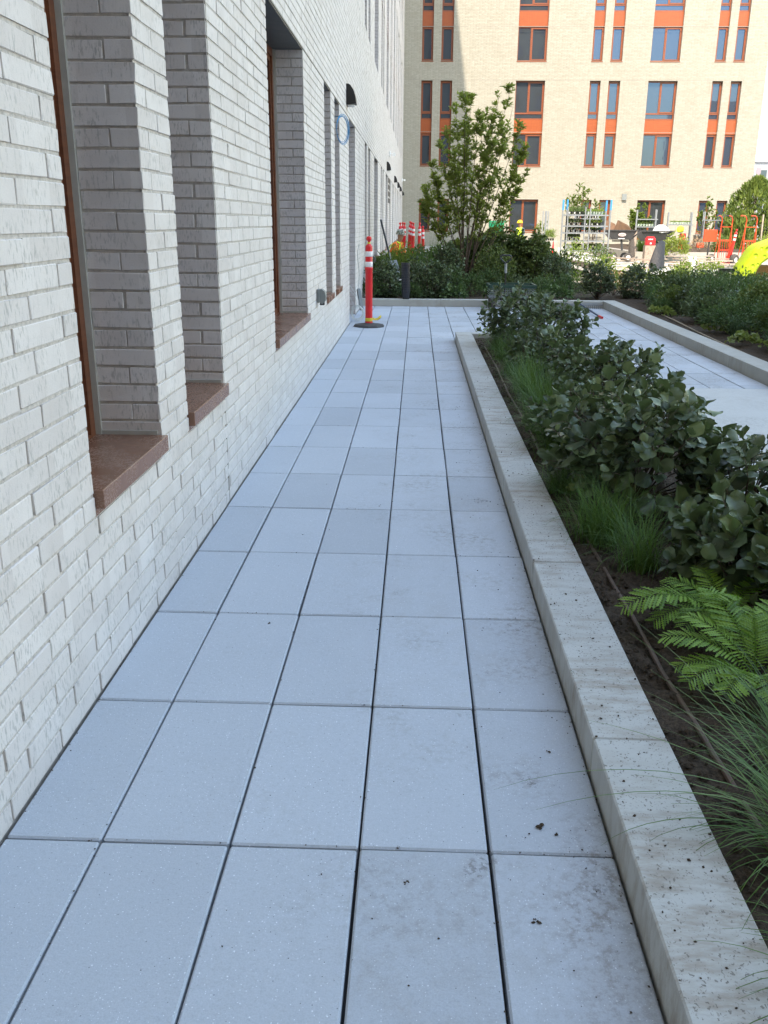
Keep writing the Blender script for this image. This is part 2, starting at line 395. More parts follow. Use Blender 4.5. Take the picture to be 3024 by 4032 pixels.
# chamfered box template
CB_S = []; CB_I = []
for sx in (-1, 1):
    for sy in (-1, 1):
        for sz in (-1, 1):
            for a in range(3): CB_S.append((sx, sy, sz)); CB_I.append([0 if k == a else 1 for k in range(3)])
CB_S = np.array(CB_S, float); CB_I = np.array(CB_I, float)
def _cb_faces():
    from itertools import product
    P = CB_S*(1-CB_I*.3); idx = {(tuple(s_), a): i for i, (s_, a) in enumerate([(tuple(CB_S[i]), i % 3) for i in range(24)])}
    fs = []
    for a in range(3):
        o = [k for k in range(3) if k != a]
        for s in (-1., 1.):
            q = []
            for u, v in ((-1., -1.), (1., -1.), (1., 1.), (-1., 1.)):
                t = [0, 0, 0]; t[a] = s; t[o[0]] = u; t[o[1]] = v; q.append(idx[(tuple(t), a)])
            fs.append(q)
        for u, v in product((-1., 1.), repeat=2):       # edge along axis a joins faces o0 and o1
            t0 = [0, 0, 0]; t1 = [0, 0, 0]; t0[a] = -1.; t1[a] = 1.
            for t in (t0, t1): t[o[0]] = u; t[o[1]] = v
            fs.append([idx[(tuple(t0), o[0])], idx[(tuple(t1), o[0])], idx[(tuple(t1), o[1])], idx[(tuple(t0), o[1])]])
    for i in range(8): fs.append([i*3, i*3+1, i*3+2])
    out = []
    for f in fs:
        c = P[f].mean(0); n = np.cross(P[f[1]]-P[f[0]], P[f[2]]-P[f[0]])
        out.append(f if n.dot(c) > 0 else f[::-1])
    return out
CB_F = _cb_faces()
def cb_arrays(lo, hi, c):
    cen = (lo+hi)/2; h = (hi-lo)/2
    v = cen[:, None, :]+CB_S[None]*(h[:, None, :]-CB_I[None]*c)
    n = len(lo); fs = [[i+24*k for i in f] for k in range(n) for f in CB_F]
    return v.reshape(-1, 3), fs
BOXF = np.array([(0,3,2,1),(4,5,6,7),(0,1,5,4),(1,2,6,5),(2,3,7,6),(3,0,4,7)])
def fast_mesh(name, verts, faces_flat, sizes, mats, tone=None, smooth=False):
    me = bpy.data.meshes.new(name); nv = len(verts)
    me.vertices.add(nv); me.vertices.foreach_set('co', np.asarray(verts, np.float32).ravel())
    me.loops.add(len(faces_flat)); me.loops.foreach_set('vertex_index', np.asarray(faces_flat, np.int32))
    me.polygons.add(len(sizes)); st = np.concatenate([[0], np.cumsum(sizes)[:-1]]).astype(np.int32)
    me.polygons.foreach_set('loop_start', st)
    me.update(calc_edges=True)
    (me.shade_smooth if smooth else me.shade_flat)()
    if tone is not None:
        a = me.attributes.new('tone', 'FLOAT', 'POINT'); a.data.foreach_set('value', np.asarray(tone, np.float32))
    for mm in (mats if isinstance(mats, (list, tuple)) else [mats]): me.materials.append(mm)
    return me
def boxes_mesh(name, lo, hi, mat, chamfer=0):
    lo, hi = np.asarray(lo, float), np.asarray(hi, float); n = len(lo)
    if chamfer:
        cen = (lo+hi)/2; h = (hi-lo)/2; V = (cen[:, None]+CB_S[None]*(h[:, None]-CB_I[None]*chamfer)).reshape(-1, 3)
        fl = np.concatenate([np.array(f) for f in CB_F]); F = (fl[None]+24*np.arange(n)[:, None]).ravel(); S = np.tile([len(f) for f in CB_F], n)
    else:
        sel = np.array([(0,0,0),(1,0,0),(1,1,0),(0,1,0),(0,0,1),(1,0,1),(1,1,1),(0,1,1)])
        V = np.where(sel[None], hi[:, None], lo[:, None]).reshape(-1, 3)
        F = (BOXF.ravel()[None]+8*np.arange(n)[:, None]).ravel(); S = np.full(n*6, 4)
    return fast_mesh(name, V, F, S, mat)

# ------------------------------------------------------------------ walls of brick
PITCH, CZ, JT = .314, .0678, .0095
def courses(a0, a1, z0, z1, holes, ph=1.0, ph2=1.115, cz0=0.0):
    """brick intervals along the wall: (a0, a1, z0, z1, hole edge flags)"""
    out = []
    for k in range(int(math.floor((z0-cz0)/CZ)), int((z1-cz0)/CZ)):
        zb = cz0+k*CZ; zt = zb+CZ-JT; zm = (zb+zt)/2
        iv = [(a0, a1)]
        for h0, h1, hz0, hz1 in holes:
            if hz0-.001 < zm < hz1+.001:
                nv = []
                for s, e in iv:
                    if h1 <= s or h0 >= e: nv.append((s, e)); continue
                    if h0 > s: nv.append((s, h0))
                    if h1 < e: nv.append((h1, e))
                iv = nv
        p = ph if k % 2 == 0 else ph2
        for s, e in iv:
            j0 = math.ceil((s-p)/PITCH+1e-6)
            cuts = [s]+[p+j*PITCH for j in range(j0, int((e-p)/PITCH)+2) if s+.045 < p+j*PITCH < e-.045]+[e]
            for i in range(len(cuts)-1):
                x0 = cuts[i]+(JT/2 if i else 0); x1 = cuts[i+1]-(JT/2 if i < len(cuts)-2 else 0)
                out.append((x0, x1, zb, zt, i == 0 and s > a0, i == len(cuts)-2 and e < a1, k))
    return out
def holed_sheet(mb, a0, a1, z0, z1, holes, fn):
    A = sorted({a0, a1, *[h[i] for h in holes for i in (0, 1) if a0 < h[i] < a1]}); Z = sorted({z0, z1, *[h[i] for h in holes for i in (2, 3) if z0 < h[i] < z1]})
    for i in range(len(A)-1):
        for j in range(len(Z)-1):
            am, zm = (A[i]+A[i+1])/2, (Z[j]+Z[j+1])/2
            if any(h[0] < am < h[1] and h[2] < zm < h[3] for h in holes): continue
            mb.add([fn(A[i], Z[j]), fn(A[i+1], Z[j]), fn(A[i+1], Z[j+1]), fn(A[i], Z[j+1])], [(0, 1, 2, 3)])

XW, FY = -.845, 54.0
HEAD = 40*CZ-.008
# windows of the long wall: (y0, y1, z0, z1)
low = [(.785, 1.512), (1.918, 2.640), (4.335, 6.180), (7.865, 8.560), (9.00, 9.66)]
LWIN = [(a, b, 8*CZ-.001, HEAD) for a, b in low] + [(11.15, 12.42, -1, HEAD)]
p0 = [(14.92, 15.55), (16.08, 16.78), (18.45, 20.25), (21.95, 22.65), (23.1, 23.8), (25.55, 27.3)]
for a, b in p0: LWIN.append((a, b, 8*CZ-.001, HEAD))
for k in range(1, 4):
    for a, b in ((21.95, 22.65), (23.1, 23.8), (25.55, 27.3)):
        if b+7.05*k < 53: LWIN.append((a+7.05*k, b+7.05*k, 8*CZ-.001, HEAD))
UP = []
base_low = [(.785, 1.512), (1.918, 2.640), (4.335, 6.180), (7.865, 8.560), (9.00, 9.66), (11.2, 12.42)]
ups = sorted({(round(a, 3), round(b, 3)) for a, b, *_ in LWIN})
for a, b in ups:
    for z in (4.52, 10.1, 15.65, 21.2): UP.append((a, b, z, z+4.53))
wall = thing('brick_building', (XW, 20, 0), 'long white brick building along the left side of the walkway with deep window recesses', 'building')
mb = MB(); holes = LWIN+UP
holed_sheet(mb, -12, FY, -.1, 31.5, holes, lambda a, z: (XW-.005, a, z))
DEP = .24
for a, b, z0, z1 in holes:
    zt = z1 if z1 < 3.2 else z1
    x0, x1 = XW-.008, XW-DEP-.06
    mb.add([(x0, b+.004, z0), (x1, b+.004, z0), (x1, b+.004, z1), (x0, b+.004, z1)], [(0, 1, 2, 3)])
    mb.add([(x0, a-.008, z0), (x1, a-.008, z0), (x1, a-.008, z1), (x0, a-.008, z1)], [(3, 2, 1, 0)])
mb.build('mortar_wall', M['mortar'], wall)
mb = MB(); mb.box(XW-12, XW-.36, -12, FY, -.1, 31.5); mb.build('core', M['room'], wall)
mb = MB(); mb.box(XW-12, XW+.02, -3, FY, 31.5, 31.8); mb.build('parapet_coping', M['soffit'], wall)
# bricks
def ztop(y): return 1.39+.206*(y+1.7)*1.02+.5
rows = courses(-2.7, FY-.01, 0, 15.5, holes)
B = []
for a0, a1, z0, z1, hl, hr, k in rows:
    if z0 > ztop(a1)+.2: continue
    lo_, hi_ = [XW-.10, a0, z0], [XW, a1, z1]
    if hl:      # right-hand jamb of a recess: the brick turns the corner
        if k % 2: lo_[0] = XW-DEP+.016
        else:
            lo_[0] = XW-.094; B.append(([XW-DEP+.016, a0, z0], [XW-.094-JT, a0+.09, z1], 1))
    elif hr:
        if k % 2: lo_[0] = XW-DEP+.016
        else:
            lo_[0] = XW-.094; B.append(([XW-DEP+.016, a1-.09, z0], [XW-.094-JT, a1, z1], 0))
    B.append((lo_, hi_, 1 if hl else 0))
lo_ = np.array([b[0] for b in B]); hi_ = np.array([b[1] for b in B]); cor = np.array([b[2] for b in B])
# size in the picture
def px(P):
    R = np.array([tuple(r_), tuple(d_), tuple(f_)]); q = (P-CAM)@R.T
    return np.stack([.5+1.1462*q[:, 0]/np.maximum(q[:, 2], .01), .5+.8596*q[:, 1]/np.maximum(q[:, 2], .01), q[:, 2]], 1)
cen = np.stack([hi_[:, 0], (lo_[:, 1]+hi_[:, 1])/2, (lo_[:, 2]+hi_[:, 2])/2], 1); pp = px(cen)
vis = (pp[:, 0] > -.02) & (pp[:, 0] < 1.02) & (pp[:, 1] > -.02) & (pp[:, 1] < 1.02) & (pp[:, 2] > .2)
e0 = px(np.stack([hi_[:, 0], lo_[:, 1], cen[:, 2]], 1)); e1 = px(np.stack([hi_[:, 0], hi_[:, 1], cen[:, 2]], 1)); e2 = px(np.stack([hi_[:, 0], cen[:, 1], hi_[:, 2]], 1)); e3 = px(np.stack([hi_[:, 0], cen[:, 1], lo_[:, 2]], 1))
e4 = px(np.stack([lo_[:, 0], lo_[:, 1], cen[:, 2]], 1))
area = (np.abs(e1[:, 0]-e0[:, 0])+cor*np.abs(e4[:, 0]-e0[:, 0]))*np.abs(e3[:, 1]-e2[:, 1])*vis
jit = rng.normal(0, .0012, (len(B), 6)); lo_[:, 0] += 0; hi_[:, 0] += np.abs(jit[:, 0])*1.2; lo_[:, 2] += jit[:, 2]*.7; hi_[:, 2] += jit[:, 3]*.7
inner = (cor == 0); lo_[inner, 1] += jit[inner, 1]; hi_[:, 1] += jit[:, 4]*.6
order = np.argsort(-area); pick = order[:298]; rest = np.ones(len(B), bool); rest[pick] = False
near = rest & (cen[:, 1] < 13) & vis; far = rest & ~near
# shared meshes for alike bricks
cache = {}
for i in pick:
    dim = hi_[i]-lo_[i]; key = (round(dim[0], 2), round(dim[1]/.004)*.004, int(rng.integers(0, 3)))
    if key not in cache:
        h = np.array([key[0] if key[0] > .05 else dim[0], key[1], CZ-JT])/2
        V = CB_S*(h-CB_I*.002)
        V = V+rng.normal(0, .0008, V.shape)
        cache[key] = fast_mesh('brick', V, np.concatenate(CB_F), [len(f) for f in CB_F], M['brick'])
    o = link('brick', cache[key], wall); c = (lo_[i]+hi_[i])/2
    c[0] = hi_[i][0]-(key[0] if key[0] > .05 else dim[0])/2
    o.location = (c[0]-XW, c[1]-20, c[2]); o.rotation_euler = (rng.normal(0, .004), rng.normal(0, .004), rng.normal(0, .003))
def shift(o, p): o.location = tuple(-x for x in WL[p.name]); return o
tag(shift(link('brickwork', boxes_mesh('brickwork', lo_[near], hi_[near], M['brick'], .002), wall), wall), kind='stuff')
tag(shift(link('distant_brickwork', boxes_mesh('distant_brickwork', lo_[far], hi_[far], M['brick']), wall), wall), kind='stuff')
# bed joints struck nearly flush
SL, SH = [], []
bandz = {}
for a0, a1, z0, z1, hl, hr, k in rows:
    if a0 < 16 and z0 < ztop(a1): bandz.setdefault((k, round(z1, 4)), []).append((a0, a1))
for (k, z1), iv in bandz.items():
    iv.sort(); cur = list(iv[0])
    for a0, a1 in iv[1:]:
        if a0-cur[1] < .03: cur[1] = a1
        else: SL.append([XW-.006, cur[0]+.001, z1-.0005]); SH.append([XW-.0026, cur[1]-.001, z1+JT+.0005]); cur = [a0, a1]
    SL.append([XW-.006, cur[0]+.001, z1-.0005]); SH.append([XW-.0026, cur[1]-.001, z1+JT+.0005])
tag(shift(link('mortar_bed', boxes_mesh('mortar_bed', SL, SH, M['bed']), wall), wall), kind='stuff')
# upper wall above the modelled courses
mb = MB(); mb.box(XW-.03, XW-.001, -3, FY, 16.5, 31.4); mb.build('upper_wall', M['brick'], wall)
mb = MB()
for z in (HEAD+.006, 6.35, 9.08, 11.8): mb.box(XW-.01, XW+.002, -3, FY-.02, z, z+.012)
for y in (2.652, 13.4, 29.1): mb.box(XW-.01, XW+.0015, y-.004, y+.004, 0, HEAD)
mb.build('movement_joint', M['line'], wall)

def window_left(a, b, z0, z1, upper=False):
    xg = XW-DEP-.055; fx0, fx1 = XW-DEP-.04, XW-DEP-.004; wd = .058
    win = MB(); win.box(fx0, fx1, a+.002, a+wd, z0, z1); win.box(fx0, fx1, b-wd, b-.002, z0, z1); win.box(fx0, fx1, a+wd, b-wd, z0+.0, z0+wd+.03); win.box(fx0, fx1, a+wd, b-wd, z1-wd, z1)
    # casement inside the frame
    zi0, zi1 = z0+wd+.03, z1-wd
    sp = [(a+wd, b-wd)] if b-a < 1 else [(a+wd, (a+b)/2-.03), ((a+b)/2+.03, b-wd)]
    if b-a > 1: win.box(fx0, fx1, (a+b)/2-.03, (a+b)/2+.03, zi0, zi1)
    for s, e in sp:
        for q in ((s, s+.04, zi0, zi1), (e-.04, e, zi0, zi1), (s+.04, e-.04, zi0, zi0+.04), (s+.04, e-.04, zi1-.04, zi1)): win.box(fx0-.012, fx1-.012, *q)
    w_ = win.build('window', M['frame_near'], wall)
    if upper:
        g = MB(); g.box(fx0+.004, fx1-.006, a+wd, b-wd, z0+1.76, z0+2.53); g.build('spandrel_panel', M['panel'], w_)
    g = MB(); g.box(xg-.01, xg, a+.01, b-.01, z0+.02, z1-.02); g.build('pane', M['glass'], w_)
    if not upper:
        s = MB(); s.cbox((XW-DEP-.004, a+.003, z0+.02), (XW+.028, b-.003, z0+.079), .002)
        s.box(XW-.2, XW-.002, a+.003, b-.003, z0-.006, z0+.02)
        s.build('sill', [M['sill']], w_)
        s = MB(); s.box(XW-DEP, XW-.01, b-.007, b+.004, z0+.079, z0+.094); s.box(XW-DEP-.004, XW-DEP+.018, b-.012, b+.004, z0+.079, z1); s.build('sealant_strip', M['sealant'], w_)
    s = MB(); s.box(XW-DEP-.05, XW-.012, a-.006, b+.006, z1, z1+.010); s.build('soffit', M['soffit'], w_)
for a, b, z0, z1 in LWIN:
    if z0 < 0:
        d = MB(); d.box(XW-.34, XW-.30, a, b, 0, z1); dd = d.build('door', M['frame'], wall)
        g = MB(); g.box(XW-.30, XW-.292, a+.15, b-.15, .3, z1-.15); g.build('pane', M['glass'], dd)
    else: window_left(a, b, z0, z1)
for a, b, z0, z1 in UP:
    if z0 > 11 or z0 > ztop(b)+4.2: continue
    window_left(a, b, z0, z1, True)
mb = MB(); mb.box(XW-.34, XW-.30, -3, FY, 14, 31); mb.build('upper_glazing', M['room'], wall)
# louvred vent
mb = MB()
for j in range(4):
    for i in range(2): mb.box(XW+.002, XW+.012, 27.7+i*1.0, 28.5+i*1.0, 1.95+j*.2, 2.09+j*.2)
v_ = mb.build('vent_grille', M['black_pl'], wall)

# ------------------------------------------------------------------ facing building
fac = thing('brick_building', (9.4, FY, 0), 'sunlit cream brick building across the courtyard with orange framed windows', 'building')
XR = 19.62
PA, PA2, B1 = (.16, .80), (1.26, 1.93), (5.56, 7.22)
PB, PB2, B2, PC_, PC2 = (9.76, 10.37), (10.82, 11.48), (13.06, 14.71), (16.66, 17.26), (17.70, 18.32)
cols = [(PA, 0), (PA2, 0), (B1, 1), (PB, 0), (PB2, 0), (B2, 1), (PC_, 0), (PC2, 0)]
FH = []
for (a, b), _ in cols:
    FH.append((a, b, .85 if b < 13 or a > 15 else .5, 2.68))
    for z in (4.52, 10.08, 15.6, 21.1, 26.6): FH.append((a, b, z, min(z+4.55, 31)))
mb = MB(); holed_sheet(mb, XW, XR, -.1, 31.5, FH, lambda a, z: (a, FY+.008, z))
for a, b, z0, z1 in FH:
    y0, y1 = FY+.008, FY+.28
    for x, fl in ((a-.004, 0), (b+.004, 1)):
        q = [(x, y0, z0), (x, y1, z0), (x, y1, z1), (x, y0, z1)]; mb.add(q, [(0, 1, 2, 3) if fl else (3, 2, 1, 0)])
    for z, fl in ((z0, 0), (z1, 1)): mb.add([(a, y0, z), (b, y0, z), (b, y1, z), (a, y1, z)], [(0, 1, 2, 3)])
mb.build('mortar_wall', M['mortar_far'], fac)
fb = courses(XW, XR, 0, 15.8, FH, ph=.2, ph2=.357)
L0, H0 = [], []
for a0, a1, z0, z1, hl, hr, k in fb:
    j = rng.normal(0, .002, 1)[0]
    e = 0 if a1 < XR-.01 else (.03 if k % 2 else 0)
    dep = .25 if (hl or hr) else .05
    L0.append([a0, FY-abs(j), z0]); H0.append([a1+e, FY+dep, z1])
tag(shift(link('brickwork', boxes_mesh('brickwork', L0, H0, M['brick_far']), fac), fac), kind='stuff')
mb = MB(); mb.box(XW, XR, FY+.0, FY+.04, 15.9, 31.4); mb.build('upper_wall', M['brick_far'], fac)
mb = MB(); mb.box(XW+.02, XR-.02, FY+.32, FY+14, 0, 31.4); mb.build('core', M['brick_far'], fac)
mb = MB()
for z in (2.69, 6.35, 9.10, 11.82): mb.box(XW, XR, FY-.003, FY+.01, z, z+.022)
for x in (7.45, 14.95, -.2, 9.4): mb.box(x, x+.012, FY-.002, FY+.01, 0, 15.8)
mb.build('movement_joint', M['line'], fac)
def win_far(a, b, z0, z1, big, strip):
    ff = MB(); y0, y1 = FY+.20, FY+.26; w_ = .055
    def fr(x0, x1, q0, q1, dy=0): ff.box(x0, x1, y0-dy, y1-dy, q0, q1)
    fr(a, a+w_, z0, z1); fr(b-w_, b, z0, z1)
    secs = [(z0, z1)] if not strip else [(z0, z0+1.76), (z0+2.53, z1)]
    panes = []
    for s, (q0, q1) in enumerate(secs):
        fr(a+w_, b-w_, q0, q0+w_+.01); fr(a+w_, b-w_, q1-w_, q1)
        bot = q0+w_+.01
        if strip and s == 1: fr(a+w_, b-w_, q0+.29, q0+.37); panes.append((a+w_, b-w_, q0+w_, q0+.29)); bot = q0+.37
        if big:
            mx_ = a+.72+.10*(b-a-1.6); fr(mx_, mx_+.06, bot, q1-w_)
            panes.append((a+w_, mx_, bot, q1-w_)); x0, x1 = mx_+.06, b-w_
        else: x0, x1 = a+w_, b-w_
        for t in ((x0, x0+.055, bot, q1-w_), (x1-.055, x1, bot, q1-w_), (x0+.055, x1-.055, bot, bot+.055), (x0+.055, x1-.055, q1-w_-.055, q1-w_)):
            ff.box(t[0], t[1], y0-.02, y1-.02, t[2], t[3])
        panes.append((x0+.055, x1-.055, bot+.055, q1-w_-.055))
    ff.box(a-.02, b+.02, FY-.02, FY+.20, z0-.045, z0+.0)
    o = ff.build('window', M['frame'], fac)
    g = MB()
    for x0, x1, q0, q1 in panes:
        g = MB(); g.box(x0, x1, FY+.235, FY+.245, q0, q1); g.build('pane', M['glass'], o)
    if strip: g = MB(); g.box(a+.004, b-.004, FY+.15, FY+.198, z0+1.77, z0+2.52); g.build('spandrel_panel', M['panel'], o)
for (a, b), big in cols:
    for h in FH:
        if abs(h[0]-a) < .01 and h[2] < 11: win_far(a, b, h[2], h[3], big, h[2] > 4)
mb = MB(); mb.box(XW, XR, FY+.27, FY+.3, -.1, 31.4); mb.build('inner_lining', M['room'], fac)
mb = MB(); mb.box(12.12, 12.38, FY-.13, FY-.002, 2.68, 3.02); mb.build('wall_box', M['grey_box'], fac)

# wing behind the camera that shades the walkway, and one further off: both mirrored in the glass
def plain_building(name, x0, x1, y0, y1, h, label, mat, face, wins=True):
    t = thing(name, ((x0+x1)/2, (y0+y1)/2, 0), label, 'building')
    mb = MB(); mb.box(x0, x1, y0, y1, -.1, h); mb.build('wall', mat, t)
    if wins:
        x = x0+1.2
        while x < x1-2:
            z = 1.0
            while z < h-2.5:
                o = MB(); o.box(x, x+1.5, (y1-.05) if face > 0 else (y0-.04), (y1+.04) if face > 0 else (y0+.05), z, z+1.7); wo = o.build('window', M['frame'], t)
                g = MB(); g.box(x+.1, x+1.4, y1 if face > 0 else y0-.05, y1+.05 if face > 0 else y0, z+.1, z+1.6); g.build('pane', M['glass'], wo)
                z += 2.78
            x += 3.4
    return t
plain_building('brick_building', -24, 19.5, -26, -12, 35.2, 'tall dark brick wing closing the courtyard behind the viewpoint', M['dark_brick'], 1)
plain_building('apartment_building', 36, 52, -30, -16, 16.5, 'lower block beyond the open corner of the courtyard', M['brick'], 1, False)
# ------------------------------------------------------------------ ground, paving, kerbs
def sheet(name, x0, x1, y0, y1, z, mat):
    mb = MB(); mb.add([(x0,y0,z),(x1,y0,z),(x1,y1,z),(x0,y1,z)], [(0,1,2,3)]); return tag(mb.build(name, mat), kind='structure')
sheet('ground', -400, 500, -400, 700, -.12, M['terrace'])
sheet('joint_bed', XW-.4, 3.5, -3, 13.9, -.035, M['sub'])
pave = struct('pavement')
TW, TL, GAP = .3048, .637, .0058
def tile(x0, x1, y0, y1, cache={}):
    jx = .0022 if rng.random() < .3 else 0
    x0 += GAP/2; x1 -= GAP/2+jx; y0 += GAP/2; y1 -= GAP/2
    key = (round(x1-x0, 3), round(y1-y0, 3))
    if key not in cache:
        h = np.array([key[0], key[1], .04])/2; cache[key] = fast_mesh('tile', CB_S*(h-CB_I*.0045), np.concatenate(CB_F), [len(f) for f in CB_F], M['paver'])
    o = link('tile', cache[key], pave); o.location = ((x0+x1)/2, (y0+y1)/2, -.02+rng.normal(0, .0011)); o.rotation_euler = (rng.normal(0, .0016), rng.normal(0, .0026), rng.normal(0, .0012))
def grid(xs, y0, y1):
    y = math.floor(y0/TL+1e-6)*TL
    while y < y1-.03:
        a, b = max(y, y0), min(y+TL, y1)
        if b-a > .02:
            for i in range(len(xs)-1): tile(xs[i], xs[i+1], a, b)
        y += TL
grid([XW+.004, -2*TW, -TW, 0, TW, .594], -2.0, 13.85)
grid([XW-.30, XW+.004], 11.16, 12.41)
grid([.594]+[k*TW for k in range(3, 11)]+[3.31], 9.345, 13.85)
grid([1.955]+[k*TW for k in range(7, 11)]+[3.31], 6.19, 9.345)
mb = MB(); mb.cbox((1.955, -3, -.05), (3.31, 6.185, .001), .003); tag(mb.build('concrete_slab', M['slab']), kind='structure')
def kerb(label, mat, runs, zt=.10):
    lo3 = [min(r[0] for r in runs), min(r[2] for r in runs)]
    k = thing('planter_kerb', (lo3[0], lo3[1], 0), label, 'kerb')
    for x0, x1, y0, y1, L in runs:
        if L is None: cuts = [(x0, x1, y0, y1)]
        else:
            ax = 1 if (y1-y0) > (x1-x0) else 0; s0, s1 = (y0, y1) if ax else (x0, x1); off, ln = L; c = [s0]; t = off
            while t < s1:
                if t > s0+.05: c.append(t)
                t += ln
            c.append(s1); cuts = [((x0, x1, c[i], c[i+1]) if ax else (c[i], c[i+1], y0, y1)) for i in range(len(c)-1)]
        for a, b, p, q in cuts:
            g = .0025; mb = MB(); dz = rng.normal(0, .0012); dx = rng.normal(0, .001)
            mb.cbox((a+g+dx, p+g, -.05), (b-g+dx, q-g, zt+dz), .004); mb.build('kerb_stone', mat, k)
    return k
kerb('long pale speckled concrete kerb around the near planter beside the walkway', M['curb'],
     [(.595, .795, -3, 9.345, (-.94, 1.272)), (.795, 1.95, 9.185, 9.345, None), (1.75, 1.95, -3, 9.185, (-.94, 1.272))], .102)
kerb('grey concrete kerb crossing the far end of the paved path', M['curb_clean'], [(XW+.005, 3.31, 13.85, 14.07, (.52-1.93*2, 1.93))], .115)
kerb('concrete kerb on the far right of the paved path in front of dense planting', M['curb_clean'], [(3.31, 3.545, -3, 14.07, (-.2, 1.91))], .118)
mb = MB(); mb.box(4.2, 5.35, 20, 20.25, -.1, .28); mb.box(4.2, 4.45, 20.25, 29, -.1, .28); mb.box(5.1, 5.35, 20.25, 27, -.1, .28)
tag(mb.build('raised_bed_wall', M['conc_wall']), 'low sunlit concrete wall of the raised bed in front of the plant trolley', 'wall')
mb = MB(); mb.box(8.5, 22, 34.0, 34.3, -.1, .34); mb.box(8.5, 8.8, 34.3, 46, -.1, .34)
tag(mb.build('raised_bed_wall', M['conc_wall']), 'long low concrete wall of the grassy bed behind the planks', 'wall')
def soil(name, x0, x1, y0, y1, z, n=0.03):
    nx, ny = max(2, int((x1-x0)/n)), max(2, int((y1-y0)/n)); X = np.linspace(x0, x1, nx); Y = np.linspace(y0, y1, ny); gx, gy = np.meshgrid(X, Y)
    h = rng.normal(0, 1, gx.shape)
    for _ in range(2): h = (h+np.roll(h, 1, 0)+np.roll(h, 1, 1)+np.roll(h, -1, 0)+np.roll(h, -1, 1))/5
    gz = z+h*.03
    V = np.stack([gx, gy, gz], -1).reshape(-1, 3); i = np.arange(nx-1); j = np.arange(ny-1); ii, jj = np.meshgrid(i, j); b = (jj*nx+ii).ravel()
    F = np.stack([b, b+1, b+1+nx, b+nx], 1).ravel()
    return tag(link(name, fast_mesh(name, V, F, np.full(len(b), 4), M['soil'], smooth=True)), kind='structure')
soil('planter_soil', .79, 1.755, -2.5, 9.19, .045, .022)
soil('planter_soil', XW, 14, 14.06, 19.6, .06, .06)
soil('planter_soil', 3.54, 6.9, -2.5, 14.06, .06, .05)
soil('planter_soil', 6.9, 9, 5, 14.06, .06, .1)
soil('planter_soil', 4.4, 5.15, 20.2, 29, .24, .1)
soil('planter_soil', 8.7, 30, 34.2, 50, .28, .2)
soil('planter_soil', XW, 4, 22, 30, .05, .2)
sheet('terrace', XW, 60, 19.6, FY, -.01, M['terrace']); sheet('terrace', 6.9, 60, -8, 19.6, -.014, M['terrace'])
# trim the terrace under the beds is hidden by the soil, which lies above it
# clods and crumbs
def clods(name, n, boxf, rad, mat, kindlabel):
    T = np.array([(1,0,0),(-1,0,0),(0,1,0),(0,-1,0),(0,0,1),(0,0,-1)], float); Fo = np.array([(0,2,4),(2,1,4),(1,3,4),(3,0,4),(2,0,5),(1,2,5),(3,1,5),(0,3,5)])
    P = boxf(n); s = rng.uniform(rad[0], rad[1], (n, 1, 1))*rng.uniform(.6, 1.2, (n, 1, 3))*np.array([1, 1, .7]); a = rng.uniform(0, 6.28, n); ca, sa = np.cos(a), np.sin(a)
    V = T[None]*s; V = V+rng.normal(0, .12, V.shape)*s; V = np.stack([V[..., 0]*ca[:, None]-V[..., 1]*sa[:, None], V[..., 0]*sa[:, None]+V[..., 1]*ca[:, None], V[..., 2]], -1)+P[:, None]
    F = (Fo.ravel()[None]+6*np.arange(n)[:, None]).ravel()
    return tag(link(name, fast_mesh(name, V.reshape(-1, 3), F, np.full(n*8, 3), mat)), kindlabel, None, None, 'stuff')
def soilbox(n): return np.stack([.8+.95*rng.random(n)**1.4, -1+10*rng.random(n)**1.3, np.full(n, .052)], 1)
tag(clods('soil_clods', 5200, soilbox, (.003, .015), M['soil'], 'loose clods on the dark soil of the near planter'), cat='soil')
def crumbs(n):
    x = np.where(rng.random(n) < .75, .59-np.abs(rng.normal(0, .16, n)), rng.uniform(-.8, .59, n)); return np.stack([x, -1.2+12*rng.random(n)**1.5, np.full(n, .002)], 1)
tag(clods('soil_crumbs', 420, crumbs, (.0008, .0032), M['soil'], 'crumbs of soil scattered over the walkway paving'), cat='soil')
def grit(n):
    xi = rng.integers(-2, 2, n)*TW; yi = rng.integers(-1, 16, n)*TL; al = rng.random(n) < .55
    x = np.where(al, xi+rng.normal(0, .004, n), rng.uniform(-.8, .59, n)); y = np.where(al, rng.uniform(-1, 9, n), yi+rng.normal(0, .004, n)); e = rng.random(n) < .4
    x = np.where(e, np.where(rng.random(n) < .3, XW+.008+np.abs(rng.normal(0, .006, n)), .59-np.abs(rng.normal(0, .010, n))), x); y = np.where(e, rng.uniform(-1, 9, n), y)
    return np.stack([x, y, np.full(n, .0008)], 1)
tag(clods('joint_grit', 1000, grit, (.0008, .0032), M['soil'], 'grit caught in the paving joints and along the kerb foot'), cat='grit')
def crumbs2(n): return np.stack([.6+.19*rng.random(n), -1.2+9*rng.random(n)**1.4, np.full(n, .104)], 1)
tag(clods('soil_crumbs', 200, crumbs2, (.0012, .005), M['soil'], 'crumbs of soil lying on the pale planter kerb'), cat='soil')
lumps = [(-.40, 1.19, .009, 'by the brick wall in the fourth row of paving'), (-.147, 1.62, .006, 'on the second column of paving'), (.115, -.11, .010, 'beside a joint in the near paving'), (-.017, -.50, .008, 'wedged in the near joint of the paving'),
         (.385, -.21, .012, 'nearest the kerb in the front paving'), (.50, .42, .010, 'against the kerb foot'), (-.06, 2.6, .007, 'in a joint further up the walkway'), (.43, .10, .014, 'on the stained tile by the kerb'), (.47, .07, .008, 'beside the stain by the kerb'),
         (.09, .005, .007, 'on a cross joint of the paving')]
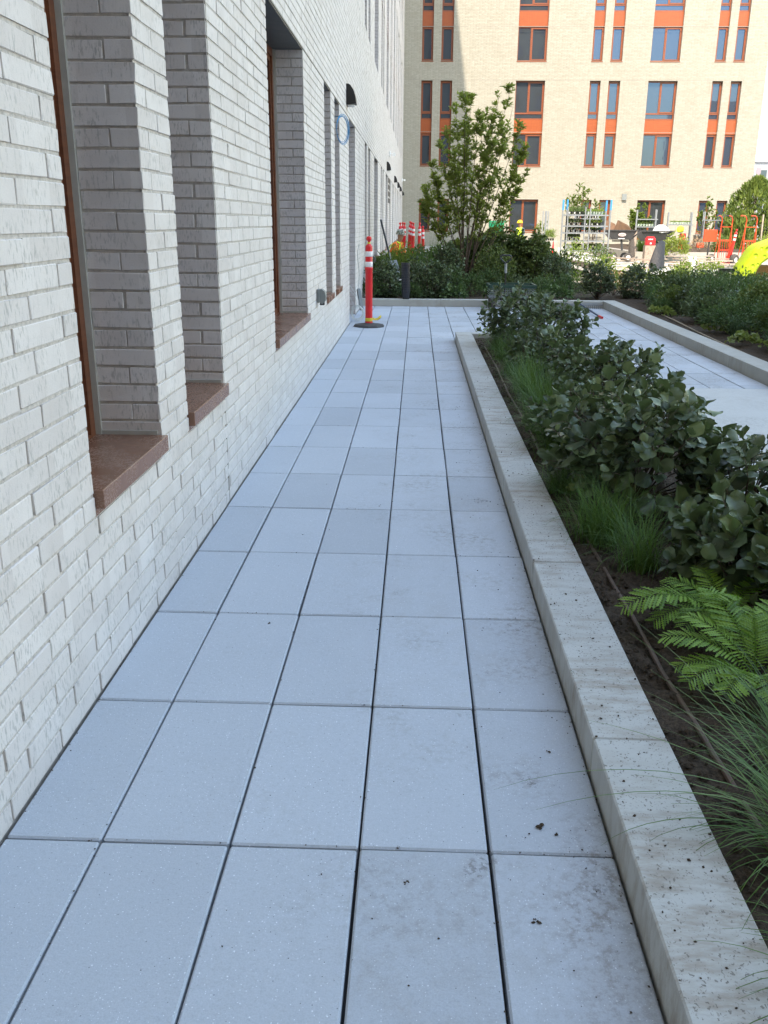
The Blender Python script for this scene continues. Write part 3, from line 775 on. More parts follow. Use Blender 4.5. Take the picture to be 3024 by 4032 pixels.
for x, y, r, txt in lumps:
    me = clods('dirt_lump', 5, lambda n, x=x, y=y, r=r: np.stack([x+rng.normal(0, r*.4, n), y+rng.normal(0, r*.4, n), np.full(n, r*.15)], 1), (r*.2, r*.5), M['soil'], None)
    del me['kind']; tag(me, 'small dark lump of dirt '+txt, 'dirt', 'lumps of dirt on the paving')

# ------------------------------------------------------------------ plants
def leaf_t(w, n=5, cup=.12, droop=.18, scal=0, shape='ovate', tip=1.0):
    """leaf of length 1: x across, y along, z up"""
    V = []
    for i in range(n+1):
        t = i/n
        if shape == 'ovate': wd = math.sin(PI*min(1, t**.8))**.75 if 0 < t < 1 else 0
        elif shape == 'obovate': wd = (math.sin(PI*t**1.25))**.6 if 0 < t < 1 else 0
        elif shape == 'lance': wd = math.sin(PI*t**.75)**1.0 if 0 < t < 1 else 0
        else: wd = 1-t*.9
        wd = max(wd, .06 if t in (0,) else .0)*w/2
        if scal and 0 < i < n: wd *= 1+(scal if i % 2 else -scal)
        z = -droop*t*t
        V += [(-wd, t, z+cup*wd*1.6), (0, t, z), (wd, t, z+cup*wd*1.6)]
    F = []
    for i in range(n):
        a = 3*i; F += [(a, a+1, a+4, a+3), (a+1, a+2, a+5, a+4)]
    return np.array(V), np.array(F)
def big_leaf(w, n, cup, droop, rip, ph, tw):
    V = []
    for i in range(n+1):
        t = i/n; wd = ((math.sin(PI*t**1.2))**.62 if 0 < t < 1 else 0)*w/2
        if 0 < i < n: wd *= 1+(.045 if i % 2 else -.045)
        for c in (-1, -.5, 0, .5, 1):
            z = -droop*t*t+cup*(abs(c)**1.4)*wd+rip*math.sin(i*1.9+ph+c*1.7)*abs(c)*.06+tw*c*wd*(t-.3)
            V.append((c*wd, t-.04*abs(c)*(1-t), z))
    F = [q for i in range(n) for q in [(5*i+c, 5*i+c+1, 5*i+c+6, 5*i+c+5) for c in range(4)]]
    return np.array(V), np.array(F)
T_BIG = [big_leaf(.82, 6, .22, .22, 1, 0, .2), big_leaf(.74, 6, .42, .34, 1.2, 2, -.5), big_leaf(.88, 6, -.25, .10, .8, 4, .3), big_leaf(.72, 6, .55, .02, 1.2, 1, .6)]
T_MED = [leaf_t(.72, 4, .4, .25, 0, 'obovate'), leaf_t(.66, 4, .8, .1, 0, 'obovate')]
T_LAN = [leaf_t(.34, 3, .5, .3, 0, 'lance'), leaf_t(.40, 3, .3, .15, 0, 'lance')]
T_SML = [leaf_t(.6, 2, .4, .2, 0, 'ovate')]
T_NEE = [leaf_t(.10, 2, .2, .15, 0, 'lance')]
T_LOB = [leaf_t(1.0, 6, .3, .25, .18, 'ovate')]
def norm(a): return a/np.maximum(np.linalg.norm(a, axis=-1, keepdims=True), 1e-9)
def frames(D, N):
    D = norm(D); X = norm(np.cross(D, N)); Z = np.cross(X, D); return X, D, Z
def leaves_arrays(P, D, N, S, temps, tone, tid=None):
    X, Y, Z = frames(D, N); tid = rng.integers(0, len(temps), len(P)) if tid is None else tid
    VV, FF, TT, off = [], [], [], 0
    for t, (tv, tf) in enumerate(temps):
        k = np.where(tid == t)[0]
        if not len(k): continue
        V = P[k][:, None]+S[k][:, None, None]*(tv[None, :, 0:1]*X[k][:, None]+tv[None, :, 1:2]*Y[k][:, None]+tv[None, :, 2:3]*Z[k][:, None])
        F = tf[None]+(np.arange(len(k))*len(tv))[:, None, None]+off
        VV.append(V.reshape(-1, 3)); FF.append(F.reshape(-1)); TT.append(np.repeat(tone[k], len(tv))); off += len(k)*len(tv)
    return np.concatenate(VV), np.concatenate(FF), np.concatenate(TT)
def foliage(name, P, D, N, S, temps, mat, parent=None, tone=None, kind=None, smooth=False):
    if tone is None: tone = np.clip(rng.normal(.35, .25, len(P)), 0, 1)
    V, F, T = leaves_arrays(P, D, N, S, temps, tone)
    if parent is not None: V = V-np.array(WL[parent.name])
    o = link(name, fast_mesh(name, V, F, np.full(len(F)//4, 4), mat, T, smooth), parent)
    if kind: o['kind'] = kind
    return o
def rdir(n): return norm(rng.normal(0, 1, (n, 3)))
LEAFOBJ = {}
def stems(parent, base, ends, r, mat, bend=.15, name='stem', n=5):
    mb = MB(); base = np.array(base)
    for e in ends:
        e = np.array(e); m_ = (base+e)/2+rng.normal(0, 1, 3)*np.linalg.norm(e-base)*bend*.4; m_[2] += np.linalg.norm(e-base)*bend*.3
        b0 = base+np.array([rng.normal(0, r*2), rng.normal(0, r*2), 0])
        pts = [(1-t)**2*b0+2*t*(1-t)*m_+t*t*e for t in (0, .3, .6, 1)]
        mb.tube(pts, [r, r*.8, r*.6, r*.3], n, caps=False)
    return mb.build(name, mat, parent, smooth='all')
def big_shrub(x, y, rx, ry, h, label, n_tw=100, leaf=.085, individual=True, z0=.05, group=None, per=6, mat='leaf_dark', clip=None, low=None):
    t = thing('leafy_shrub', (x, y, z0), label, 'shrub', group)
    n = n_tw; u = rng.uniform((-.35 if individual else -.9) if low is None else low, 1, n); th = rng.uniform(0, 2*PI, n); rr = np.sqrt(np.maximum(0, 1-u*u)); rad = rng.uniform(.62, 1.0, n)**.6
    O = np.stack([rr*np.cos(th), rr*np.sin(th), u], 1)
    lump = 1+.16*np.sin(3*th+x*5)+.1*np.sin(5*th+2*u*4)
    P0 = np.array([x, y, z0+h*.42])+O*np.array([rx, ry, h*.58])*(rad*lump)[:, None]
    P0[:, 2] = np.maximum(P0[:, 2], z0+.05)
    out = norm(O*np.array([1, 1, .6])+np.array([0, 0, .45])+rng.normal(0, .18, (n, 3)))
    stems(t, (x, y, z0), P0[:: max(1, n//38)], .0055, M['bark'], .25)
    P, D, N_, S = [], [], [], []
    tw = MB()
    for i in range(n):
        o = out[i]; a = norm(np.cross(o, [0, 0, 1.])+1e-6); b = np.cross(o, a)
        L = rng.uniform(.06, .13); tw.tube([P0[i]-o*L, P0[i]-o*L*.4+rng.normal(0, .004, 3), P0[i]], [.0026, .002, .0014], 4, caps=False)
        for k in range(per):
            ph = k*2.4+rng.uniform(0, .5); s = k/(per-1); base_ = P0[i]-o*L*(1-s)*.95
            side = a*math.cos(ph)+b*math.sin(ph)
            d = norm(side*(1-.35*s)+o*(.35+.55*s)+np.array([0, 0, .12])+rng.normal(0, .12, 3))
            nn_ = norm(np.array([0, 0, 1.])*.8+o*.7+rng.normal(0, .30, 3))
            P.append(base_+d*.012); D.append(d); N_.append(nn_); S.append(leaf*rng.uniform(.42, 1.22)*(1-.3*(s > .9)))
    tag(tw.build('twig', M['bark_pale'], t), kind='stuff')
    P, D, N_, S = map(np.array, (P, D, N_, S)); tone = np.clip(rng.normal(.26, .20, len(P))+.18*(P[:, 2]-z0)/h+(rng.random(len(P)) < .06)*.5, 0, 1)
    if clip is not None:
        k = clip(P+D*S[:, None]); P, D, N_, S, tone = P[k], D[k], N_[k], S[k], tone[k]
    if not individual:
        foliage('leaf_mass', P, D, N_, S, T_BIG if leaf > .06 and y < 12 else T_MED, M[mat], t, tone, 'stuff', True); return t
    dist = np.linalg.norm(P-CAM, axis=1)-(P[:, 2]*.6); od = np.argsort(dist); pk = od[:295]; rs = od[295:]
    X, Y, Z = frames(D, N_)
    for i in pk:
        v = int(rng.integers(0, 4)); tb = int(tone[i]*6.99); key = (mat, v, tb)
        if key not in LEAFOBJ:
            tv, tf = T_BIG[v]; LEAFOBJ[key] = fast_mesh('leaf', tv, tf.ravel(), np.full(len(tf), 4), M[mat], np.full(len(tv), (tb+.5)/7), True)
        o = link('leaf', LEAFOBJ[key], t); s = S[i]
        mm = Matrix(((X[i][0]*s, Y[i][0]*s, Z[i][0]*s, P[i][0]-x), (X[i][1]*s, Y[i][1]*s, Z[i][1]*s, P[i][1]-y), (X[i][2]*s, Y[i][2]*s, Z[i][2]*s, P[i][2]-z0), (0, 0, 0, 1)))
        o.matrix_local = mm
    if len(rs): foliage('leaf_mass', P[rs], D[rs], N_[rs], S[rs], T_BIG, M[mat], t, tone[rs], 'stuff', True)
    return t

def small_shrub(x, y, r, h, label, mat='leaf_mid', leaf=.035, n=700, temps=None, name='small_leaved_shrub', cat='shrub', z0=.06, upright=.4, group=None, flat=1.0, stem=True, nst=14):
    t = thing(name, (x, y, z0), label, cat, group)
    u = rng.uniform(-.35, 1, n); th = rng.uniform(0, 2*PI, n); rr = np.sqrt(np.maximum(0, 1-u*u)); rad = rng.uniform(.25, 1, n)**.45
    lump = 1+.2*np.sin(4*th+x*7)+.14*np.sin(7*th+u*5+y)
    O = np.stack([rr*np.cos(th), rr*np.sin(th), u], 1); P = np.array([x, y, z0+h*.42])+O*np.array([r, r, h*.58*flat])*(rad*lump)[:, None]; P[:, 2] = np.maximum(P[:, 2], z0+.015)
    D = norm(O+np.array([0, 0, upright])+rng.normal(0, .5, (n, 3))); N_ = norm(np.array([0, 0, 1.])+O*.6+rng.normal(0, .45, (n, 3)))
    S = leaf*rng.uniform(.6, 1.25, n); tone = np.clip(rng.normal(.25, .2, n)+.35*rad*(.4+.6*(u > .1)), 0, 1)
    if stem: stems(t, (x, y, z0), P[:nst*3:3], .004, M['bark'], .2)
    foliage('foliage', P, D, N_, S, temps or T_SML, M[mat], t, tone, 'stuff'); return t
def feathery(x, y, r, h, label, n_st=26, mat='leaf_fine', z0=.06, leaf=.05, group=None, temps=None, lw=1):
    """many upright stems with narrow leaves all along"""
    t = thing('feathery_perennial', (x, y, z0), label, 'plant', group); P, D, N_, S = [], [], [], []; mb = MB()
    for i in range(n_st):
        a = rng.uniform(0, 2*PI); q = r*rng.random()**.6; hh = h*rng.uniform(.7, 1.05)*(1-.25*q/r); b = np.array([x+q*.35*math.cos(a), y+q*.35*math.sin(a), z0]); e = np.array([x+q*math.cos(a), y+q*math.sin(a), z0+hh]); mid = (b+e)/2+np.array([0, 0, hh*.12])
        pts = [(1-s)**2*b+2*s*(1-s)*mid+s*s*e for s in np.linspace(0, 1, 5)]; mb.tube(pts, [.0028, .0024, .002, .0015, .001], 3, caps=False)
        for s in np.linspace(.15, 1, int(14*h/.45)+4):
            c = (1-s)**2*b+2*s*(1-s)*mid+s*s*e
            for k in range(2*lw):
                ph = rng.uniform(0, 2*PI); d = np.array([math.cos(ph), math.sin(ph), rng.uniform(.3, 1.2)]); P.append(c); D.append(d); N_.append(np.array([-d[0]*.4, -d[1]*.4, 1.])+rng.normal(0, .2, 3)); S.append(leaf*rng.uniform(.6, 1.2))
    mb.build('stem', M['leaf_mid'], t)
    foliage('foliage', *map(np.array, (P, D, N_, S)), temps or [leaf_t(.16, 2, .3, .25, 0, 'lance')], M[mat], t, None, 'stuff'); return t
def grass_tuft(x, y, r, h, label, n=200, mat='grass', z0=.05, wd=.0032, lean=(0, 0), group=None, segs=7, droop=1.0, name='grass_tuft'):
    V, F, T = [], [], []
    for i in range(n):
        a = rng.uniform(0, 2*PI); L = h*rng.uniform(.6, 1.2); sp = rng.uniform(.15, 1.0); bx, by = x+rng.normal(0, r*.10), y+rng.normal(0, r*.10)
        out = np.array([math.cos(a)+lean[0], math.sin(a)+lean[1], 0.]); side = np.array([-math.sin(a), math.cos(a), 0.]); tw = rng.normal(0, .35); k0 = len(V); tn = np.clip(rng.normal(.35, .25), 0, 1)
        ang = PI/2-.12-sp*.35; p = np.array([bx, by, z0-.01]); st = L/segs; curl = rng.uniform(.5, 1.4)*droop*sp
        for k in range(segs+1):
            s = k/segs; wv = wd*(1-s**1.6)*.5+.0003; sd = side*math.cos(tw)+np.array([0, 0, 1])*math.sin(tw)*.5
            V.append(p-sd*wv); V.append(p+sd*wv); T += [tn, tn]
            p = p+(out*math.cos(ang)+np.array([0, 0, 1.])*math.sin(ang))*st; ang -= curl*2.2/segs
            if p[2] < z0+.004: p[2] = z0+.004; ang = max(ang, 0)
        for k in range(segs): q = k0+2*k; F += [q, q+1, q+3, q+2]
    V = np.array(V)-np.array([x, y, z0]); me = fast_mesh(name, V, F, np.full(len(F)//4, 4), M[mat], T)
    o = link(name, me); o.location = (x, y, z0); return tag(o, label, 'grass', group)
def fern(x, y, label, fr, z0=.05):
    t = thing('fern', (x, y, z0), label, 'fern'); n = 13; V = []
    for i in range(n+1):
        s = i/n; wv = .40*(math.sin(PI*(.12+.86*(1-s)))**.7)*(1.0 if i % 2 else .38)*(.15 if s == 1 else 1)
        V += [(-wv*.25, s, -.15*s*s+(.03 if i % 2 else 0)), (0, s, -.15*s*s), (wv*.25, s, -.15*s*s+(.03 if i % 2 else 0))]
    F = [q for i in range(n) for q in ((3*i, 3*i+1, 3*i+4, 3*i+3), (3*i+1, 3*i+2, 3*i+5, 3*i+4))]
    tp = [(np.array(V), np.array(F))]
    for az, L, el, cu in fr:
        az, el = math.radians(az), math.radians(el); L *= .92; o_ = np.array([math.cos(az), math.sin(az), 0.]); p = np.array([x, y, z0]); K = 31; ang = el; pts = [p]; dirs = []
        for k in range(K):
            d = o_*math.cos(ang)+np.array([0, 0, 1.])*math.sin(ang); dirs.append(d); p = p+d*L/K; p[2] = max(p[2], z0+.012); pts.append(p); ang -= cu/K
        side = np.array([-math.sin(az), math.cos(az), 0.]); P, D, N_, S = [], [], [], []; mb = MB(); mb.tube(pts, [.0022*(1-.8*i/K) for i in range(K+1)], 4, caps=False)
        for k in range(4, K+1):
            s = (k-4)/(K-4); d = dirs[min(k, K-1)]; up = np.cross(side, d); up = up if up[2] > 0 else -up
            for g in (0,):
                pk_ = pts[k]+ (d*L/K*g if k < K else 0)
                for sg in (-1, 1):
                    P.append(pk_); D.append(side*sg*1.0+d*(.25+.5*s)+up*rng.normal(.05, .12)); N_.append(up+rng.normal(0, .2, 3)); S.append(L*.21*(math.sin(PI*min(1, .13+.87*(1-s)**.9))**.8+.04)*rng.uniform(.88, 1.08))
        fo = mb.build('frond', M['fern'], t)
        fl = foliage('leaflet_row', *map(np.array, (P, D, N_, S)), tp, M['fern'], fo, np.clip(rng.normal(.45, .2, len(P))+rng.normal(0, .12), 0, 1), 'stuff')
    return t

# near planter, from the far end towards the viewer
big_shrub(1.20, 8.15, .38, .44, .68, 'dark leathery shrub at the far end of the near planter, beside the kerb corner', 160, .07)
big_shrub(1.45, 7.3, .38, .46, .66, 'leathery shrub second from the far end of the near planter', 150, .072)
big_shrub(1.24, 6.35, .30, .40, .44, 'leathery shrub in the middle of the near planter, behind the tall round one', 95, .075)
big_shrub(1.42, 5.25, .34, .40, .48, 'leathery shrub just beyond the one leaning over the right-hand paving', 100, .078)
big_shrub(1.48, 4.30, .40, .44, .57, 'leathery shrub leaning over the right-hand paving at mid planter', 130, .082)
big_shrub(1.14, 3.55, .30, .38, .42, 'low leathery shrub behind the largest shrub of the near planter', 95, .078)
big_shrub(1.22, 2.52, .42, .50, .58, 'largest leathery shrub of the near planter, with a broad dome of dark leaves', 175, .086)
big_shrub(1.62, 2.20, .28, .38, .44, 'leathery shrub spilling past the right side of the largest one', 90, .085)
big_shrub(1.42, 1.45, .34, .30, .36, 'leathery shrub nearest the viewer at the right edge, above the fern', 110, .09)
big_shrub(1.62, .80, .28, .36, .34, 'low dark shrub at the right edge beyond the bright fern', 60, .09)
fern(1.20, 1.12, 'bright green fern reaching a long frond to the kerb, upper one of two', [(186, .46, 62, 1.7), (200, .36, 58, 1.6), (160, .34, 60, 1.5), (225, .36, 62, 1.5), (140, .30, 68, 1.4), (255, .36, 60, 1.5), (100, .3, 70, 1.3), (285, .34, 60, 1.5), (40, .3, 66, 1.3), (320, .32, 60, 1.4), (240, .40, 76, 1.3)])
fern(1.16, .72, 'bright green fern in the bare soil, lower one of two, above the grass', [(185, .30, 55, 1.4), (208, .34, 58, 1.5), (165, .36, 66, 1.5), (232, .32, 60, 1.5), (145, .32, 72, 1.2), (262, .30, 60, 1.5), (110, .38, 74, 1.2), (290, .30, 62, 1.4), (60, .36, 70, 1.2), (10, .40, 62, 1.3), (335, .34, 60, 1.4), (80, .28, 80, 1.1)])
grass_tuft(1.01, -.08, .34, .32, 'arching grass tuft at the bottom right below the fern', 420, lean=(-.15, 0), segs=9, droop=1.0, wd=.0036)
grass_tuft(1.02, -.02, .24, .50, 'few long loose grass blades reaching over the kerb at the bottom right', 26, lean=(-.6, 0), segs=12, droop=.9, wd=.0040)
grass_tuft(1.10, .26, .24, .32, 'arching grass tuft just below the lower fern', 190, lean=(-.15, .1), segs=9, droop=1.0, wd=.0034)
grass_tuft(.97, -.50, .34, .30, 'grass tuft nearest the viewer beside the kerb', 420, lean=(-.12, 0), segs=9, wd=.0036, droop=1.1)
grass_tuft(.95, 2.0, .5, .33, 'fine green grass tuft under the largest shrub, left side', 620, mat='grass', wd=.0022)
grass_tuft(1.05, 1.70, .4, .30, 'fine grass tuft between the upper fern and the largest shrub', 300, wd=.0022)
grass_tuft(.98, 3.45, .5, .36, 'fine grass tuft by the hose left of the low shrub', 480, wd=.0024)
grass_tuft(1.0, 4.15, .5, .40, 'fine grass tuft brushing the kerb at mid planter', 480, wd=.0026)
grass_tuft(1.04, 4.85, .5, .40, 'dark fine grass tuft beside the mid planter shrub', 420, wd=.0026)
grass_tuft(1.03, 5.6, .5, .38, 'fine grass tuft beyond mid planter', 380, wd=.0028)
grass_tuft(1.04, 6.5, .5, .40, 'wispy bluish grass tuft towards the far end of the planter', 380, wd=.0028)
grass_tuft(.90, 2.75, .4, .24, 'fine grass tuft left of the largest shrub, by the hose', 420, wd=.0024)
grass_tuft(1.02, 5.2, .4, .38, 'fine grass tuft between the mid planter ones', 380, wd=.0028)
grass_tuft(1.02, 8.1, .4, .32, 'wispy grass tuft under the farthest shrub of the planter', 300, wd=.003)
grass_tuft(1.0, 7.4, .4, .36, 'wispy grass tuft near the far corner of the planter', 220, wd=.003)
small_shrub(.98, 4.35, .09, .10, 'small yellowish seedling beside the hose at mid planter', 'leaf_yellow', .03, 26, T_LOB, 'seedling', 'plant', stem=False)
small_shrub(.95, 2.62, .06, .09, 'tiny yellow-green seedling by the hose under the largest shrub', 'leaf_yellow', .035, 16, T_LOB, 'seedling', 'plant', stem=False)
small_shrub(1.02, 9.0, .14, .16, 'pale green ferny plant at the far kerb corner', 'leaf_bright', .04, 120, T_NEE+T_SML, 'small_plant', 'plant', stem=False)
mb = MB(); hp = [(.905, -1.6), (.93, -.6), (.935, .0), (.925, .35), (.905, .8), (.905, 1.2), (.895, 1.7), (.885, 2.2), (.90, 2.75), (.885, 3.5), (.895, 4.4), (.88, 5.6), (.90, 6.8), (.89, 8.9)]
hp2 = []
for i in range(len(hp)-1):
    for s in (0, .25, .5, .75): hp2.append((hp[i][0]*(1-s)+hp[i+1][0]*s+rng.normal(0, .0006), hp[i][1]*(1-s)+hp[i+1][1]*s, .052+rng.normal(0, .0012)))
mb.tube(hp2, .008, 8); tag(mb.build('drip_hose', M['hose'], smooth=True), 'brown drip irrigation hose lying on the soil along the near kerb', 'hose')
mb = MB(); mb.tube([(3.84, 12.1, .075), (3.80, 11.2, .08), (3.72, 9.9, .075), (3.66, 8.9, .08), (3.62, 7.4, .075), (3.66, 5.2, .08)], .008, 6)
tag(mb.build('drip_hose', M['tan_cord'], smooth=True), 'thin tan drip hose on the soil behind the far right kerb', 'hose')
# bed across the far end
big_shrub(-.47, 14.62, .30, .32, .68, 'dark leathery shrub between the wall and the stack of pots', 210, .062, False)
big_shrub(.36, 14.66, .34, .32, .72, 'dark leathery shrub right of the stack of pots', 240, .064, False)
big_shrub(.02, 15.2, .30, .3, .66, 'dark leathery shrub behind the stack of pots', 150, .062, False)
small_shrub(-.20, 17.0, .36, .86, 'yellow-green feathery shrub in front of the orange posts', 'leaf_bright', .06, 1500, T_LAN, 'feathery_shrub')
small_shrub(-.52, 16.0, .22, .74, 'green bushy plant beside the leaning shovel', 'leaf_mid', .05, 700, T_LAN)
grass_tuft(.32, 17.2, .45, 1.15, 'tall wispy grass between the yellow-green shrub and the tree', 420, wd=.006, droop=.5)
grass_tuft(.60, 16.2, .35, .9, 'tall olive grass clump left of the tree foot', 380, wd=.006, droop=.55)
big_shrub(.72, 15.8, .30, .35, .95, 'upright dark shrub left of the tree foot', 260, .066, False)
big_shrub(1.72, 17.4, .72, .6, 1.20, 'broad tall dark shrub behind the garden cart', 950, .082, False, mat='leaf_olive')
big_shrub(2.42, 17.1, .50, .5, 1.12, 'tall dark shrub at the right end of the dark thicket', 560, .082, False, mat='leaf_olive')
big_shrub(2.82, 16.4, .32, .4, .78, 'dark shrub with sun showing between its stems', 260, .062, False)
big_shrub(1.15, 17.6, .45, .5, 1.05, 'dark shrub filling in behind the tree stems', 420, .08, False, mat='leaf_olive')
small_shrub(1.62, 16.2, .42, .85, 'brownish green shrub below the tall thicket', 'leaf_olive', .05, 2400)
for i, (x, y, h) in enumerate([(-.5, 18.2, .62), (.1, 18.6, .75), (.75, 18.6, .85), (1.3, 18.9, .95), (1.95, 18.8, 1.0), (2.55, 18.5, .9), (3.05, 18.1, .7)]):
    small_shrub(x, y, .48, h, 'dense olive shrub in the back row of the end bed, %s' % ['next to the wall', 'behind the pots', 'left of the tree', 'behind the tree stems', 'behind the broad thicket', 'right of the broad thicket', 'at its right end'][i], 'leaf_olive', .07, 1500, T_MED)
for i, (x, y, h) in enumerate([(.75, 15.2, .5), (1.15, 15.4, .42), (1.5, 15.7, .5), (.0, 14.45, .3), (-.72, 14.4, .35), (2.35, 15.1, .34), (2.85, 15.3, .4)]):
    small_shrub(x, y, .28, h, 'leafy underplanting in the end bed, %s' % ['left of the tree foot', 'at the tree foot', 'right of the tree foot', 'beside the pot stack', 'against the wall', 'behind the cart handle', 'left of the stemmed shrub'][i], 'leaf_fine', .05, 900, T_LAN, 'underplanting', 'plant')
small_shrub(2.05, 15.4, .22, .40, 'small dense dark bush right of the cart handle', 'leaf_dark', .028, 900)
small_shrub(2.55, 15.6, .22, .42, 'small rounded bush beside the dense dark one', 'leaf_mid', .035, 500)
for i, (x, y, r, h) in enumerate([(.80, 14.45, .22, .24), (1.20, 14.5, .24, .26), (1.55, 14.6, .22, .24), (2.25, 14.5, .24, .24), (2.65, 14.55, .25, .26), (3.02, 14.6, .22, .22)]):
    small_shrub(x, y, r, h, 'low green groundcover clump behind the end kerb, %s' % ['under the dark shrub', 'below the tree', 'left of the cart handle', 'right of the cart handle', 'above the black crate', 'beside the stemmed shrub'][i], 'leaf_mid' if i % 2 else 'leaf_fine', .05, 330, T_LOB if i % 2 == 0 else T_NEE, 'groundcover_clump', 'plant', stem=False)
feathery(.78, 15.1, .16, .34, 'grey-green wispy perennial in front of the tree', 14)
big_shrub(3.42, 15.0, .30, .32, .66, 'dark round shrub on bare stems behind the kerb corner', 230, .06, False, low=-.4)
big_shrub(4.25, 15.4, .40, .35, .62, 'dark wide shrub right of the kerb corner, against bright paving', 280, .06, False)
small_shrub(3.9, 15.9, .26, .42, 'sunlit lime green bush behind the dark round shrub', 'leaf_bright', .05, 420)
small_shrub(3.3, 16.8, .4, .4, 'pale sunlit perennials behind the stemmed shrub', 'leaf_bright', .05, 500)
small_shrub(5.0, 16.2, .35, .42, 'reddish twiggy shrub by the black bollard light', 'leaf_dark', .035, 500)
small_shrub(5.55, 15.9, .35, .34, 'low twiggy dark shrub left of the bollard light', 'leaf_dark', .035, 380)
small_shrub(6.4, 15.8, .34, .34, 'low twiggy dark shrub right of the bollard light', 'leaf_dark', .035, 360)
# right hand bed: rows of mixed perennials
kinds = ['fine', 'mid', 'feather', 'grass', 'round']
words = ['finely leaved green perennial', 'mid green leafy bush', 'feathery upright perennial', 'soft green grass clump', 'dark rounded shrub']
k = 0
rowsC = [(4.05, [7.2, 8.0, 9.4, 10.8, 12.2, 13.4]), (4.35, [5.6, 6.5, 7.6, 8.7, 10.0, 11.4, 12.7, 14.0]), (4.8, [6.4, 7.3, 8.3, 9.4, 10.6, 11.9, 13.2, 14.6]), (5.35, [8.2, 9.3, 10.5, 11.8, 13.2, 14.7]), (5.95, [10.2, 11.4, 12.8, 14.2, 15.2]), (6.5, [12.5, 13.9, 15.0])]
fillw = ['dark fine-leaved filler plant', 'bluish grassy filler plant', 'bushy olive filler plant', 'leafy filler plant with rounded leaves']
near_w = ['nearest the viewer', 'next to nearest', 'at the near side', 'in the middle', 'past the middle', 'towards the far side', 'near the far side', 'at the far end']
row_w = ['front row by the kerb', 'second row', 'third row', 'fourth row', 'fifth row', 'back row']
for ri, (x, ys) in enumerate(rowsC):
    for ci, y in enumerate(ys):
        kk = int(rng.integers(0, 5)) if ri else int(rng.choice([0, 2, 3])); hx = [.26, .42, .48, .48, .48, .42][ri]*rng.uniform(.8, 1.2)
        if y < 9 and ri > 0: hx *= 1.25
        xx, yy = x+rng.normal(0, .08), y+rng.normal(0, .15); lb = '%s %s, %s' % (words[kk], near_w[min(7, int(ci*8/len(ys)))], row_w[ri]); rr = rng.uniform(.28, .40)*(1 if ri else .7)
        if kk == 0: small_shrub(xx, yy, rr, hx, lb, 'leaf_fine', .045, 900, T_LAN, 'leafy_perennial', 'plant')
        elif kk == 1: small_shrub(xx, yy, rr, hx, lb, 'leaf_mid', .045, 750, T_MED)
        elif kk == 2: feathery(xx, yy, rr, hx*1.15, lb, 30)
        elif kk == 3: grass_tuft(xx, yy, rr, hx*1.25, lb, 300, wd=.005, droop=.7, z0=.06)
        else: big_shrub(xx, yy, rr*.95, rr, hx*1.15, lb, 150, .055, False)
fi = 0
for ri, (x, ys) in enumerate([(4.18, [5.0, 6.0, 7.0, 8.4, 9.8, 11.2, 12.6, 13.7]), (4.5, [6.0, 7.0, 8.0, 9.2, 10.5, 11.9, 13.3, 14.3]), (4.62, [5.2, 6.9, 8.1, 8.9, 10.1, 12.4]), (5.05, [7.0, 8.0, 9.0, 10.0, 11.2, 12.6, 14.0, 15.2]), (5.65, [9.2, 11.0, 12.3, 13.6, 15.0]), (6.2, [11.8, 13.2, 14.6])]):
    for ci, y in enumerate(ys):
        kk = (fi*7+ri) % 4; fi += 1; hx = [.34, .52, .58, .56, .5, .44][ri]*rng.uniform(.85, 1.15); xx, yy = x+rng.normal(0, .06), y+rng.normal(0, .1)
        lb = '%s %s, behind the %s row' % (fillw[kk], near_w[min(7, int(ci*8/len(ys)))], ['front', 'second', 'third', 'fourth', 'fifth', 'back'][ri]); rr = .36
        if kk == 0: small_shrub(xx, yy, rr, hx, lb, 'leaf_fine', .05, 1300, T_LAN, 'leafy_perennial', 'plant')
        elif kk == 1: grass_tuft(xx, yy, rr, hx*1.1, lb, 380, wd=.005, droop=.8, z0=.06)
        elif kk == 2: small_shrub(xx, yy, rr, hx, lb, 'leaf_olive', .045, 1300, T_MED)
        else: small_shrub(xx, yy, rr, hx, lb, 'leaf_dark', .05, 1200, T_MED)
for x, y, s in [(3.80, 12.0, 'left of the row'), (3.98, 9.9, 'halfway along'), (3.86, 8.65, 'by the end of the tan hose'), (4.02, 8.15, 'nearest the viewer')]:
    small_shrub(x, y, .16, .14, 'low chartreuse lobed plant on the soil, %s' % s, 'leaf_yellow', .06, 70, T_LOB, 'lobed_plant', 'plant', stem=False, flat=.8)
# sunlit plants further back
for i, (x, y, r, h, mt) in enumerate([(4.75, 21.2, .3, .55, 'leaf_bright'), (5.0, 23.0, .35, .8, 'leaf_mid'), (4.75, 25.5, .4, .85, 'leaf_bright'), (4.5, 18.6, .3, .3, 'flower'), (4.85, 18.3, .28, .45, 'leaf_bright'), (6.3, 19.3, .4, .55, 'leaf_bright'), (7.0, 19.8, .3, .5, 'leaf_bright'), (5.9, 18.5, .3, .4, 'leaf_bright')]):
    small_shrub(x, y, r, h, 'sunlit %s bush %s' % (['lime', 'green', 'lime', 'dusty pink', 'lime', 'lime', 'yellow-green', 'lime'][i], ['at the corner of the raised concrete bed', 'in the middle of the raised concrete bed', 'at the back of the raised concrete bed', 'before the raised concrete bed', 'just left of the stemmed dark shrub', 'in front of the dump cart', 'below the black sheeting', 'right of the stemmed dark shrub'][i]), mt, .05, 520, T_MED)
